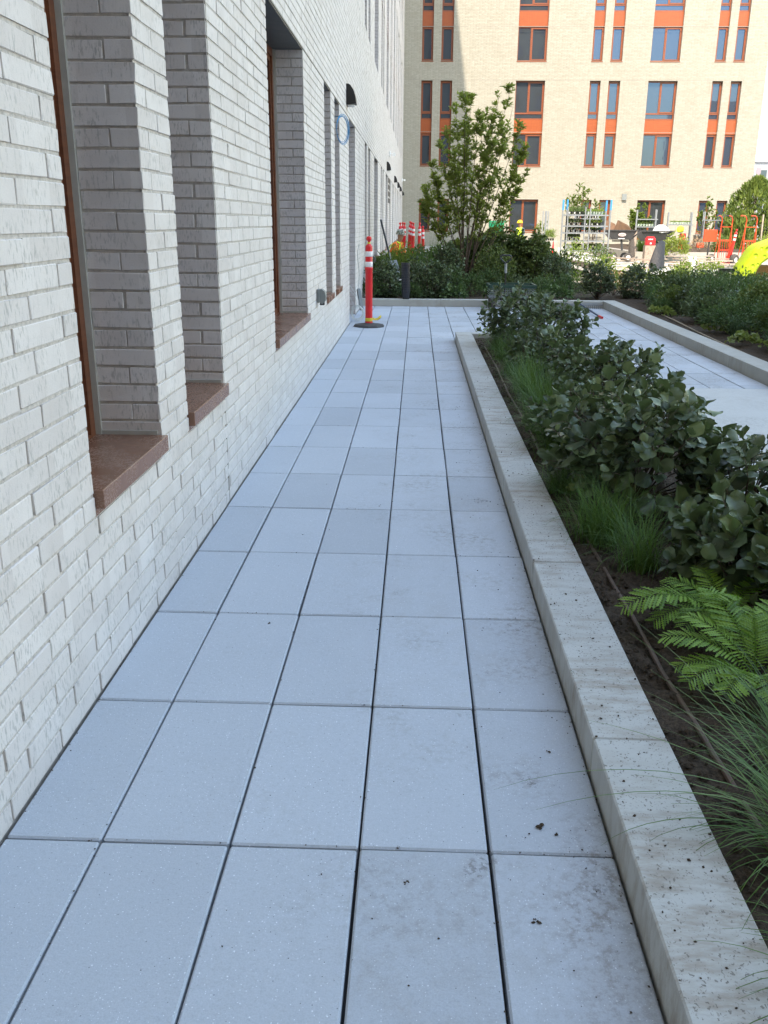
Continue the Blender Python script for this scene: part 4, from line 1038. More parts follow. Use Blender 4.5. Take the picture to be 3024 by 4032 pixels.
for i in range(15):
    x, y = 9.3+i*.75+rng.normal(0, .2), 35.4+(i % 3)*1.2; f = i % 4
    pos = 'number %d from the left' % (i+1)
    pos = ['at the left end', 'beside the left end', 'left of the hand trucks', 'below the yellow bag', 'left of the orange panel', 'behind the orange panel', 'behind the first hand truck', 'right of the first hand truck', 'between the hand trucks', 'behind the second hand truck', 'right of the second hand truck', 'left of the wooden stake', 'under the wooden stake', 'under the evergreen', 'at the right end'][i]
    if f == 0: grass_tuft(x, y, .6, .75, 'sunlit grass clump in the raised grassy bed, %s' % pos, 260, wd=.012, droop=.7, z0=.3)
    else: small_shrub(x, y, .55, .6, 'sunlit %s in the raised grassy bed, %s' % ('leafy clump' if f < 3 else 'dusty flower clump', pos), ['', 'leaf_mid', 'leaf_bright', 'flower'][f], .07, 500, T_LAN, 'leafy_clump', 'plant', z0=.28)
for i, (x, y, r, h) in enumerate([(15.2, 37.5, .8, 1.0), (16.4, 38.5, .8, 1.1), (17.6, 39, 1.0, 1.3), (9.8, 33.2, .5, .85)]):
    small_shrub(x, y, r, h, ['dark bushy shrub below the wooden stake', 'dark bushy shrub under the evergreen', 'dark bushy shrub at the right edge', 'olive shrub beside the black sheeting'][i], 'leaf_tree', .08, 900, T_MED, z0=.1)

# multi-stemmed tree
def multi_tree(x, y, z0, tops, label, nleaf, leaf, mat, r0=.02, zmin=.9, cat='tree', spread=.16, temps=T_LAN, base_sp=.12, name='multi_stemmed_tree'):
    t = thing(name, (x, y, z0), label, cat); mb = MB(); P, D, N_, S, TN = [], [], [], [], []
    H = max(e[2] for e in tops)
    per = nleaf//len(tops)
    for e in tops:
        b = np.array([x+rng.normal(0, base_sp*.5), y+rng.normal(0, base_sp*.5), z0]); e = np.array(e, float); m_ = b*.45+e*.55; m_[2] = z0+(e[2]-z0)*.45; m_[:2] = b[:2]*.55+e[:2]*.45
        f = lambda s: (1-s)**2*b+2*s*(1-s)*m_+s*s*e
        mb.tube([f(s) for s in np.linspace(0, 1, 8)], [r0*(1-.85*s) for s in np.linspace(0, 1, 8)], 5, caps=False)
        smin = max(.2, (zmin-z0)/(e[2]-z0))
        nb = max(6, per//16)
        for k in range(nb):
            s = smin+(1-smin)*rng.random()**.5; c = f(s); a = rng.uniform(0, 2*PI); L = spread*(1.25-s*.75)*rng.uniform(.4, 1.5)*(1 if H < 3 else 1.5)
            d = np.array([math.cos(a), math.sin(a), rng.uniform(.5, 1.3)]); d /= np.linalg.norm(d); q = c+d*L
            mb.tube([c, q], [r0*.16, r0*.06], 3, caps=False)
            tn = rng.normal(.35, .2)
            for j in range(max(4, per//nb)):
                u = rng.uniform(.15, 1.08); ph = rng.uniform(0, 2*PI); P.append(c+d*L*u+rng.normal(0, .012, 3)); dd = np.array([math.cos(ph), math.sin(ph), rng.uniform(-.2, .9)])+d*.7; D.append(dd); N_.append(np.array([0, 0, 1.])+rng.normal(0, .5, 3)); S.append(leaf*rng.uniform(.6, 1.2)); TN.append(np.clip(tn+rng.normal(0, .15), 0, 1))
    mb.build('trunk', M['bark'], t)
    foliage('crown', *map(np.array, (P, D, N_, S)), temps, M[mat], t, np.array(TN), 'stuff'); return t
tops = [(.22, 16.3, 2.0), (.34, 16.8, 2.45), (.48, 16.2, 2.85), (.42, 16.9, 2.2), (.62, 16.6, 3.15), (.80, 16.9, 3.5), (.95, 16.4, 3.65), (1.08, 16.7, 3.62), (1.2, 16.2, 3.3), (1.34, 16.9, 3.45), (1.48, 16.5, 3.35), (1.62, 16.8, 3.7), (1.80, 16.5, 3.78), (1.90, 16.9, 3.5), (2.02, 16.4, 3.1), (2.16, 16.7, 2.8), (2.2, 16.5, 2.35), (2.1, 16.9, 2.55), (1.7, 16.3, 3.1), (1.0, 17, 3.2), (.75, 16.2, 2.7), (.15, 16.6, 1.75), (1.5, 16.1, 2.9)]
multi_tree(1.08, 16.5, .07, tops, 'tall multi-stemmed tree with narrow leaves rising from the end bed before the far facade', 12500, .088, 'leaf_tree', .016, .95, spread=.15, base_sp=.2)
for i, (x, y, z, w_, h) in enumerate([(8.35, 47, 0, .55, 3.3), (9.05, 46, 0, .35, 2.5), (11.3, 46.5, 0, .32, 2.85), (11.75, 46.8, 0, .25, 2.4), (14.6, 45.5, 0, .5, 2.75), (6.6, 47.5, 0, .3, 1.6)]):
    tp = [(x+w_*(j-4)/4+rng.normal(0, .08), y+rng.normal(0, .15), h*rng.uniform(.6, 1.0)) for j in range(9)]
    multi_tree(x, y, 0, tp, ['thin pale multi-stemmed sapling behind the plant trolley', 'short bushy sapling in front of the ground floor window', 'yellow-green columnar sapling left of the wide ground floor window', 'small sapling at the edge of the wide ground floor window', 'slender sapling behind the pot shelf, left of the narrow windows', 'faint low sapling left of the plant trolley'][i], [2200, 1900, 3200, 1500, 1900, 400][i], .07, 'leaf_bright', .02, .8 if i else 1.5, spread=.25, name='sapling', temps=T_MED)
def cypress(x, y, r, h, label, n=5200, mat='cypress'):
    t = thing('evergreen_bush', (x, y, 0), label, 'evergreen'); mb = MB(); mb.tube([(x, y, 0), (x, y, h*.8)], [.06, .02], 6); mb.build('trunk', M['bark'], t)
    z = rng.random(n)**.8; th = rng.uniform(0, 2*PI, n); prof = np.sin(PI*np.clip(.22+.78*z, 0, 1))**.75*(1+.16*np.sin(5*th+z*6)); q = r*prof*rng.uniform(.75, 1.06, n)
    P = np.stack([x+q*np.cos(th), y+q*np.sin(th), .1+z*h], 1); D = np.stack([np.cos(th)*.6, np.sin(th)*.6, np.full(n, 1.)], 1)+rng.normal(0, .3, (n, 3)); N_ = np.stack([np.cos(th), np.sin(th), np.full(n, .4)], 1)+rng.normal(0, .4, (n, 3))
    c = np.sin(th*7+z*19)*.22
    foliage('crown', P, D, N_, rng.uniform(.12, .26, n), [leaf_t(.34, 3, .3, .1, .25, 'lance')], M[mat], t, np.clip(.45+c+rng.normal(0, .2, n), 0, 1), 'stuff'); return t
cypress(16.2, 43.5, 1.35, 3.35, 'tall bright feathery evergreen bush at the right end of the facade')
cypress(14.9, 41.5, .6, 1.75, 'smaller evergreen bush left of the tall one', 1700)
cypress(18.1, 44.5, 1.1, 3.0, 'darker evergreen bush at the right edge', 2600, 'leaf_dark')

# ------------------------------------------------------------------ things on and around the path
def delineator(x, y, label, z0=0, tape=True, group=None, lean=(0, 0), nbase=1):
    t = thing('delineator_post', (x, y, z0), label, 'traffic post', group)
    mb = MB()
    for k in range(nbase):
        zz = z0-.04*(nbase-1-k)
        mb.lathe([(.215, zz+.0), (.222, zz+.008), (.205, zz+.030), (.10, zz+.042), (.07, zz+.050), (.058, zz+.052)], (x, y, 0), 10)
    mb.build('base', M['rubber'], t)
    mb = MB(); z = z0
    mb.lathe([(.056, z+.045), (.053, z+.07), (.050, z+.10), (.0495, z+.75), (.054, z+.765), (.055, z+.785), (.051, z+.79), (.0485, z+.795), (.0485, z+1.055), (.0465, z+1.07), (.030, z+1.088), (.020, z+1.10), (.017, z+1.125), (.020, z+1.135), (.034, z+1.15), (.037, z+1.17), (.030, z+1.192), (.012, z+1.20)], (x, y, 0), 24)
    mb.build('post', M['orange_pl'], t, smooth=True)
    for a, b in ((.800, .868), (.935, 1.003)):
        mb = MB(); mb.lathe([(.0487, z+a), (.0500, z+a+.002), (.0500, z+b-.002), (.0487, z+b)], (x, y, 0), 24, caps=False); mb.build('reflective_band', M['white_refl'], t, smooth=True)
    if tape:
        mb = MB(); mb.lathe([(.0515, z+.075), (.054, z+.078), (.0535, z+.115), (.0510, z+.118)], (x, y, 0), 20, caps=False)
        rib = [(.05, -.02, .10), (.08, -.03, .085), (.12, -.02, .095), (.15, 0, .125), (.17, .01, .12), (.15, .02, .10), (.11, .02, .08)]
        for i in range(len(rib)-1):
            p, q = rib[i], rib[i+1]; mb.add([(x+p[0], y+p[1], z+p[2]), (x+q[0], y+q[1], z+q[2]), (x+q[0]+.004, y+q[1]+.02, z+q[2]+.028), (x+p[0]+.004, y+p[1]+.02, z+p[2]+.028)], [(0, 1, 2, 3)])
        mb.build('caution_tape', M['tape'], t)
        mb = MB(); mb.lathe([(.019, z+1.10), (.021, z+1.102), (.021, z+1.122), (.018, z+1.124)], (x, y, 0), 12, caps=False); mb.beam((x-.018, y, z+1.11), (x-.055, y-.01, z+1.085), .012, .002); mb.build('tape_scrap', M['tape'], t)
    t.rotation_euler = (lean[0], lean[1], 0); return t
delineator(-.545, 10.72, 'orange red delineator post with two white bands and yellow tape on the path')
for i, (x, y, z, lb, ln) in enumerate([(-.44, 27.8, .16, 'far orange delineator post, leftmost of the clustered ones', (0, -.01)), (-.33, 28.1, .16, 'far orange delineator post, second from left in the cluster', (0, .01)),
      (-.17, 28.3, .20, 'far orange delineator post standing highest, third in the cluster', (0, .03)), (-.04, 27.7, .16, 'far orange delineator post, fourth in the cluster, nearest the grass', (0, .01)), (-.10, 28.5, .18, 'far orange delineator post half hidden between the third and fourth', (0, .0)),
      (-.385, 28.5, .17, 'far orange delineator post squeezed between the first two of the cluster', (0, 0)), (-.115, 28.0, .18, 'far orange delineator post squeezed between the third and fourth, in front', (0, .02)),
      (.15, 28.0, .16, 'far orange delineator post seen through the tall grass', (0, .02)), (.30, 28.4, .06, 'far orange delineator post mostly hidden behind the tree leaves', (0, -.02))]):
    delineator(x, y, lb, z, False, 'orange delineator posts stored beyond the shrubs', ln, 4)
delineator(11.33, 31.7, 'orange delineator post leaning against the first hand truck', .03, False, None, (0, .13))
# stack of nested nursery pots
for i in range(17):
    z = .117+i*.0285; r = .072+.0006*((i*7) % 3); x, y = -.075+rng.normal(0, .0018)-.0008*i, 13.955+rng.normal(0, .002)
    t = MB(); t.lathe([(r*.80, z), (r*.83, z+.004), (r*.985, z+.125), (r*1.06, z+.127), (r*1.07, z+.146), (r*.99, z+.147), (r*.96, z+.12), (r*.78, z+.008)], (x, y, 0), 22)
    o = t.build('nursery_pot', M['pot'], smooth=True)
    tag(o, 'black nursery pot nested in the tall stack on the end kerb', 'plant pot', 'black nursery pots in one stack')
# wall sconces
def sconce(y, label, z=2.82, s=1.0):
    t = thing('wall_sconce', (XW, y, z), label, 'wall lamp', 'black wall lamps above the ground floor windows')
    mb = MB(); prof = [(0, 0), (.128*s, .02), (.118*s, .10), (.092*s, .18), (.055*s, .235), (.03*s, .25), (0, .25)]
    wv = .125*s; y0, y1 = y-wv, y+wv; n = len(prof)
    mb.add([(XW+.001+p[0], y0+.012*(i > 0), z+p[1]) for i, p in enumerate(prof)]+[(XW+.001+p[0], y1-.012*(i > 0), z+p[1]) for i, p in enumerate(prof)], [tuple(range(n)), tuple(range(2*n-1, n-1, -1))]+[(i, n+i, n+(i+1) % n, (i+1) % n) for i in range(n)])
    mb.build('housing', M['black_mt'], t)
    mb = MB(); mb.box(XW+.02, XW+.105*s, y0+.03, y1-.03, z-.006, z+.003); mb.build('lens', M['white_pl'], t)
    return t
for y, lb in [(10.85, 'nearest black wedge wall lamp, above the paired narrow windows'), (26.4, 'second black wedge wall lamp along the wall'), (34.9, 'third black wedge wall lamp along the wall'), (40.6, 'fourth black wedge wall lamp, just before a close pair'), (45.5, 'fifth black wedge wall lamp along the wall'), (53.2, 'farthest black wedge wall lamp, next to the building corner')]: sconce(y, lb)
# cameras on the wall
for y, z, lb in [(28.4, 3.42, 'small white security camera beside the second wall lamp'), (51.5, 3.62, 'small white camera on an arm near the building corner')]:
    t = thing('security_camera', (XW, y, z), lb, 'camera'); mb = MB(); mb.cbox((XW, y-.06, z-.10), (XW+.05, y+.06, z+.08), .01); mb.tube([(XW+.05, y, z), (XW+.12, y, z+.0)], .018, 8); mb.build('bracket', M['white_pl'], t)
    mb = MB(); mb.lathe([(.05, -.07), (.05, .05), (.03, .08)], (XW+.16, y, z-.01), 12, 'y'); mb.build('camera_body', M['white_pl'], t)
# outlet covers
def outlet(y, z, x, label, s=1):
    t = thing('outlet_box', (x, y, z), label, 'outlet box'); mb = MB(); mb.cbox((x+.001, y-.055*s, z-.055*s), (x+.028, y+.055*s, z+.07*s), .004); mb.build('back_plate', M['grey_box'], t)
    mb = MB(); pf = [(.028, -.05), (.055, -.068), (.085, -.035), (.088, .01), (.078, .05), (.05, .072), (.028, .07)]
    n = len(pf); y0, y1 = y-.05*s, y+.05*s
    mb.add([(x+p[0], y0, z+p[1]*s) for p in pf]+[(x+p[0], y1, z+p[1]*s) for p in pf], [tuple(range(n)), tuple(range(2*n-1, n-1, -1))]+[(i, n+i, n+(i+1) % n, (i+1) % n) for i in range(n)])
    mb.build('hinged_cover', M['grey_box'], t); mb = MB()
    for k in (-.03, 0, .03): mb.box(x+.03, x+.07, y+k-.004, y+k+.004, z-.078, z-.055)
    mb.build('cord_slots', M['black_pl'], t); return t
outlet(6.95, .70, XW, 'grey bubble cover outlet box on the brick wall past the wide window')
outlet(17.5, .62, XW, 'smaller grey outlet cover beside the leaning shovel', 1)
# wires
mb = MB()
for k in range(5):
    cy, cz, ry, rz = 9.25+rng.normal(0, .008), 2.39+rng.normal(0, .008), .055+.003*k, .135+.007*k; x = XW+.065+.003*k
    mb.tube([(x+ry*math.cos(a), cy+.09*math.cos(a), cz+rz*math.sin(a)) for a in np.linspace(0, 2*PI, 26)[:-1]], .0028, 5, closed=True)
mb.tube([(XW+.07, 9.26, 2.53), (XW+.05, 9.5, 2.56), (XW-.1, 9.62, 2.55)], .004, 5)
tag(mb.build('wire_coil', M['blue_wire'], smooth=True), 'coil of blue wire hanging by the paired narrow windows', 'wire')
mb = MB()
for k in range(7):
    cx, cz = -.74+rng.normal(0, .012), .13+rng.normal(0, .012); r = .085+rng.normal(0, .012); y = 11.25+.01*k+rng.normal(0, .01); ti = rng.normal(0, .25)
    mb.tube([(cx+r*math.cos(a), y+ti*r*math.sin(a), max(.006, cz+r*math.sin(a)*1.1)) for a in np.linspace(0, 2*PI, 22)[:-1]], .0036, 5, closed=True)
def rope(pts, r, mb, n=5):
    pts = [np.array(p, float) for p in pts]; out = []
    for i in range(len(pts)-1):
        p0, p1, p2, p3 = pts[max(i-1, 0)], pts[i], pts[i+1], pts[min(i+2, len(pts)-1)]
        for s in np.linspace(0, 1, 6)[:-1]: out.append(.5*((2*p1)+(-p0+p2)*s+(2*p0-5*p1+4*p2-p3)*s*s+(-p0+3*p1-3*p2+p3)*s**3))
    out.append(pts[-1]); mb.tube(out, r, n)
rope([(-.845, 11.22, .52), (-.78, 11.24, .42), (-.73, 11.25, .33), (-.72, 11.26, .22)], .0036, mb)
rope([(-.845, 11.22, .44), (-.80, 11.24, .40), (-.75, 11.25, .30), (-.76, 11.25, .2)], .0036, mb)
rope([(-.845, 11.22, .36), (-.82, 11.23, .31), (-.80, 11.25, .24), (-.82, 11.25, .1), (-.70, 11.27, .02), (-.64, 11.28, .10), (-.62, 11.28, .17), (-.60, 11.29, .06), (-.57, 11.3, .02)], .0036, mb)
tag(mb.build('cable_coil', M['white_wire'], smooth=True), 'tangle of white cable lying at the wall by the door recess', 'cable')
mb = MB(); rope([(-.80, 12.6, 1.05), (-.82, 12.55, .9), (-.80, 12.6, .6), (-.81, 12.5, .35), (-.79, 12.4, .3)], .004, mb)
tag(mb.build('cable', M['galv'], smooth=True), 'grey cable hanging down the brick wall past the door recess', 'cable')
mb = MB(); mb.beam((-.80, 12.45, .38), (-.74, 12.3, .08), .05, .05); tag(mb.build('junction_box', M['grey_box']), 'small grey junction box hanging in the white cable tangle', 'junction box')
# leaning shovel
t = thing('shovel', (-.38, 16.2, .06), 'flat shovel with black handle leaning on the brick wall in the end bed', 'shovel')
mb = MB(); mb.tube([(-.62, 16.55, 1.42), (-.44, 16.3, .78)], .019, 8); mb.build('handle', M['black_pl'], t, smooth=True)
mb = MB(); mb.tube([(-.44, 16.3, .80), (-.37, 16.22, .50)], .02, 8)
d = np.array([.20, -.2, -.62]); d /= np.linalg.norm(d); s_ = np.array([.9, .45, .15]); s_ /= np.linalg.norm(s_); c = np.array([-.385, 16.2, .66])
V = [c-s_*.10, c+s_*.10, c+s_*.11+d*.30, c-s_*.11+d*.30]; nrm = np.cross(s_, d)*.006
mb.add([v-nrm for v in V]+[v+nrm for v in V], [(0, 1, 2, 3), (7, 6, 5, 4), (0, 4, 5, 1), (1, 5, 6, 2), (2, 6, 7, 3), (3, 7, 4, 0)]); mb.build('blade', M['steel'], t)
# garden cart with loop handle
t = thing('garden_cart', (1.68, 13.35, 0), 'green rimmed mesh garden cart with upright black loop handle behind the near planter', 'cart')
mb = MB(); X0, X1, Y0, Y1 = 1.30, 2.04, 13.08, 13.62
for a, b in (((X0, Y0), (X1, Y0)), ((X1, Y0), (X1, Y1)), ((X1, Y1), (X0, Y1)), ((X0, Y1), (X0, Y0))): mb.beam((*a, .40), (*b, .40), .035, .05)
mb.build('rim', M['dkgreen'], t)
mb = MB()
for i in range(25):
    x = X0+.03+(X1-X0-.06)*i/24; mb.box(x-.002, x+.002, Y0, Y0+.004, .22, .385); mb.box(x-.002, x+.002, Y1-.004, Y1, .22, .385); mb.box(x-.002, x+.002, Y0, Y1, .222, .226)
for k in range(5): z = .23+.035*k; mb.box(X0, X1, Y0+.004, Y0+.008, z, z+.004); mb.box(X0, X0+.004, Y0, Y1, z, z+.004); mb.box(X1-.004, X1, Y0, Y1, z, z+.004)
for k in range(12): y = Y0+(Y1-Y0)*k/11; mb.box(X0, X1, y-.002, y+.002, .217, .221)
tag(mb.build('mesh_basket', M['galv'], t), kind='stuff')
for x, y in ((1.36, 13.12), (1.36, 13.58), (1.98, 13.12), (1.98, 13.58)):
    mb = MB(); mb.lathe([(.03, -.035), (.10, -.035), (.115, -.02), (.115, .02), (.10, .035), (.03, .035)], (x, y, .115), 18, 'x'); wh = mb.build('wheel', M['tyre'], t, smooth=True)
    mb = MB(); mb.lathe([(.055, -.037), (.055, .037)], (x, y, .115), 14, 'x'); mb.build('rim', M['black_mt'], wh)
mb = MB(); mb.beam((1.4, 13.3, .19), (1.95, 13.3, .19), .05, .05); mb.beam((1.66, 13.12, .19), (1.66, 13.6, .19), .04, .04); mb.build('undercarriage', M['black_mt'], t)
mb = MB(); mb.tube([(1.565, 13.30, .19), (1.565, 13.3, .62), (1.56, 13.3, .74)], .012, 8); mb.build('pull_bar', M['black_mt'], t, smooth=True)
mb = MB(); mb.tube([(1.565, 13.3, .60), (1.56, 13.3, .75)], .022, 8); mb.build('sleeve', M['galv'], t, smooth=True)
mb = MB(); lp = [(1.555, .755), (1.50, .80), (1.468, .835), (1.472, .866), (1.50, .88), (1.61, .88), (1.642, .866), (1.646, .835), (1.62, .80)]
mb.tube([(x, 13.3, z) for x, z in lp], .0125, 8, closed=True); mb.build('loop_handle', M['black_pl'], t, smooth=True)
# black crate, rake
t = thing('plastic_crate', (2.40, 12.1, 0), 'black plastic crate on the paving right of the garden cart', 'crate'); mb = MB()
mb.cbox((2.21, 11.98, .0), (2.57, 12.0, .125), .002); mb.cbox((2.21, 12.22, .0), (2.57, 12.24, .125), .002); mb.box(2.21, 2.225, 12.0, 12.22, 0, .125); mb.box(2.555, 2.57, 12.0, 12.22, 0, .125); mb.box(2.225, 2.555, 12.0, 12.22, .002, .012); mb.build('shell', M['black_pl'], t)
mb = MB(); mb.box(2.20, 2.58, 11.968, 11.98, .112, .127); mb.box(2.20, 2.58, 12.24, 12.252, .112, .127); mb.build('lip', M['black_pl'], t)
t = thing('landscape_rake', (2.9, 13.2, 0), 'wide landscape rake lying against the end kerb with its red tipped handle towards the viewer', 'rake')
mb = MB(); mb.box(2.46, 3.28, 13.74, 13.76, .055, .075); mb.build('head_bar', M['galv'], t)
for k in range(26):
    mb = MB(); x = 2.475+k*.0316; mb.tube([(x, 13.75, .06), (x, 13.73, .035), (x, 13.70, .003)], .0035, 4); mb.build('tine', M['black_mt'], t)
mb = MB(); mb.tube([(2.50, 13.78, .10), (2.68, 13.77, .085), (2.85, 13.74, .095), (3.05, 13.77, .085), (3.24, 13.78, .10)], .007, 6); mb.build('brace', M['galv'], t, smooth=True)
mb = MB(); mb.tube([(2.86, 13.76, .10), (2.90, 13.0, .055), (2.935, 12.25, .022)], .014, 8); mb.build('handle', M['shirt'], t, smooth=True)
mb = MB(); mb.tube([(2.935, 12.28, .023), (2.945, 12.08, .021)], .019, 8); mb.build('grip', M['red_pl'], t, smooth=True)
# bollard light
t = thing('bollard_light', (6.08, 16.4, .06), 'black square bollard light with a short arm at the edge of the right bed', 'bollard light')
mb = MB(); mb.cbox((6.03, 16.34, .05), (6.14, 16.46, .565), .004); mb.build('post', M['black_mt'], t)
mb = MB(); mb.cbox((6.142, 16.34, .49), (6.31, 16.46, .565), .004); hd = mb.build('head', M['black_mt'], t); mb = MB(); mb.box(6.16, 6.29, 16.36, 16.44, .486, .49); mb.build('lens', M['white_pl'], hd)

# ------------------------------------------------------------------ sunlit work area
def trolley(x0, x1, y0, y1, z0, ztops, shelves, label, tips=True, pr=.022, sk=(.15, .12)):
    t = thing('plant_trolley', ((x0+x1)/2, (y0+y1)/2, z0), label, 'trolley', 'galvanised plant trolleys')
    for i, (x, y, zt) in enumerate(((x0, y0, ztops[0]), (x0+sk[0], y1, ztops[1]), (x1, y0, ztops[2]), (x1+sk[1], y1, ztops[3]))):
        mb = MB(); mb.box(x-pr, x+pr, y-pr, y+pr, z0+.1, zt-(.33 if tips else 0)); p = mb.build('post', M['galv'], t)
        if tips: mb = MB(); mb.box(x-pr-.004, x+pr+.004, y-pr-.004, y+pr+.004, zt-.33, zt); mb.build('blue_tip', M['blue'], p)
        mb = MB(); mb.lathe([(.01, -.02), (.055, -.02), (.055, .02), (.01, .02)], (x, y, z0+.055), 12, 'x'); mb.build('castor', M['tyre'], t)
    for z in shelves:
        mb = MB(); mb.box(x0, x1+.1, y0-.01, y0+.02, z-.02, z+.025); mb.box(x0+.1, x1+.12, y1-.02, y1+.01, z-.02, z+.025); mb.add([(x0, y0, z), (x1, y0, z), (x1+.12, y1, z), (x0+.15, y1, z), (x0, y0, z-.012), (x1, y0, z-.012), (x1+.12, y1, z-.012), (x0+.15, y1, z-.012)], [(0, 1, 2, 3), (7, 6, 5, 4), (0, 4, 5, 1), (2, 6, 7, 3), (1, 5, 6, 2), (3, 7, 4, 0)])
        mb.build('shelf', M['galv'], t)
    return t
def potrow(x0, x1, y, z, h, label, mat='leaf_mid', n=6, pot='tray', plab=True, depth=.3, temps=None, leaf=.05, dens=320):
    t = thing('plant_tray', ((x0+x1)/2, y, z), label, 'plant tray', 'trays of young plants')
    w_ = (x1-x0)/n
    for i in range(n):
        mb = MB(); cx = x0+w_*(i+.5); mb.lathe([(w_*.36, z+.002), (w_*.46, z+.10)], (cx, y, 0), 8); mb.build('pot', M[pot], t)
        if plab and i % 2 == 0: mb = MB(); mb.box(cx-.018, cx+.018, y-w_*.47-.006, y-w_*.47, z+.03, z+.08); mb.build('label', M['plabel'], t)
    P = np.stack([rng.uniform(x0, x1, dens), rng.uniform(y-depth/2, y+depth/2, dens), z+.09+h*rng.random(dens)], 1); D = np.stack([rng.normal(0, .5, dens), rng.normal(0, .5, dens), np.full(dens, 1.)], 1)
    foliage('foliage', P, D, rdir(dens)+np.array([0, 0, .8]), np.full(dens, leaf), temps or T_SML, M[mat], t, None, 'stuff')
trolley(4.95, 6.38, 29.6, 30.3, 0, (2.12, 2.14, 2.10, 2.14), (.48, .80, 1.06, 1.28, 1.63), 'tall galvanised plant trolley with blue post tips standing nearest', sk=(.25, .30))
mb = MB()
for x in (5.12, 5.70, 5.86): mb.box(x-.018, x+.018, 29.55, 29.59, .48, 1.9)
tag(mb.build('shelf_upright', M['galv']), 'galvanised spare uprights hooked across the nearest plant trolley', 'rack part')
for i, (x0, x1, z, h, mt) in enumerate([(5.16, 5.68, 1.655, .13, 'leaf_mid'), (5.16, 5.68, 1.30, .11, 'leaf_mid'), (5.16, 5.66, 1.075, .12, 'leaf_fine'), (5.16, 5.62, .82, .10, 'leaf_mid'), (5.76, 6.34, .50, .12, 'leaf_bright'), (5.76, 6.3, 1.30, .09, 'leaf_bright'), (5.80, 6.34, 1.655, .05, 'leaf_bright'), (5.78, 6.32, 1.075, .03, 'leaf_fine'), (5.40, 5.66, .50, .10, 'leaf_mid')]):
    potrow(x0, x1, 29.85, z, h, 'tray of young plants on the nearest trolley, %s' % ['top shelf left', 'second shelf left', 'third shelf left', 'fourth shelf left', 'bottom shelf right', 'second shelf right', 'top shelf right', 'third shelf right', 'bottom shelf left'][i], mt, 6 if x1-x0 > .3 else 3, pot='tray' if i != 6 else 'pale_pot')
mb = MB(); mb.cbox((5.15, 29.7, .485), (5.38, 29.95, .69), .01); mb.box(5.26, 5.34, 29.692, 29.7, .56, .61); tag(mb.build('grey_tub', M['galv']), 'square grey tub at the left of the bottom trolley shelf', 'tub')
mb = MB(); mb.box(5.78, 6.35, 29.7, 30.1, .86, .885); mb.box(5.78, 6.32, 29.7, 30.1, .92, .94); tag(mb.build('empty_tray', M['tray']), 'black empty trays stacked on the fourth trolley shelf', 'tray')
trolley(10.73, 11.66, 43.8, 44.4, 0, (2.0, 2.02, 2.02, 2.04), (1.22, 1.57), 'galvanised plant trolley standing before the wide ground floor window', False, .03)
potrow(10.82, 11.62, 44, 1.26, .2, 'tray of leafy plants in pale pots before the wide ground floor window', 'leaf_mid', 6, 'pale_pot', False, leaf=.07)
trolley(12.25, 13.38, 43.8, 44.4, 0, (1.9, 1.9, 1.92, 1.92), (1.33,), 'galvanised plant trolley between the wide window and the narrow pair', False, .03)
potrow(12.42, 13.36, 44, 1.36, .04, 'row of pale pots on the trolley right of the wide window', 'leaf_bright', 7, 'pale_pot', False, leaf=.05)
trolley(13.9, 14.9, 43.5, 44.2, 0, (1.95, 1.95, 1.95, 1.95), (1.55,), 'empty galvanised plant trolley before the narrow window pair', False, .025)
trolley(6.9, 7.9, 38.8, 39.4, 0, (1.75, 1.8, 1.78, 1.8), (1.0, 1.55), 'galvanised plant trolley half hidden behind the nearest one', False, .025)
potrow(7.0, 7.9, 39, 1.58, .26, 'tray of bushy blue-green plants behind the nearest trolley', 'leaf_fine', 5, 'tray', True, leaf=.1, dens=600)
trolley(6.48, 6.66, 45.9, 46.1, 0, (1.95, 1.95, 1.95, 1.95), (.62,), 'narrow pair of trolley posts left of the nearest trolley', False, .025)
potrow(5.85, 6.25, 40, .62, .28, 'tray of tall yellow-green grass left of the nearest trolley', 'leaf_bright', 4, 'tray', False, temps=T_NEE, leaf=.2)
mb = MB(); mb.cbox((5.7, 39.7, 0), (6.4, 40.4, .6), .02); tag(mb.build('bench_block', M['conc_wall']), 'pale block carrying a tray of yellow-green grass', 'block')
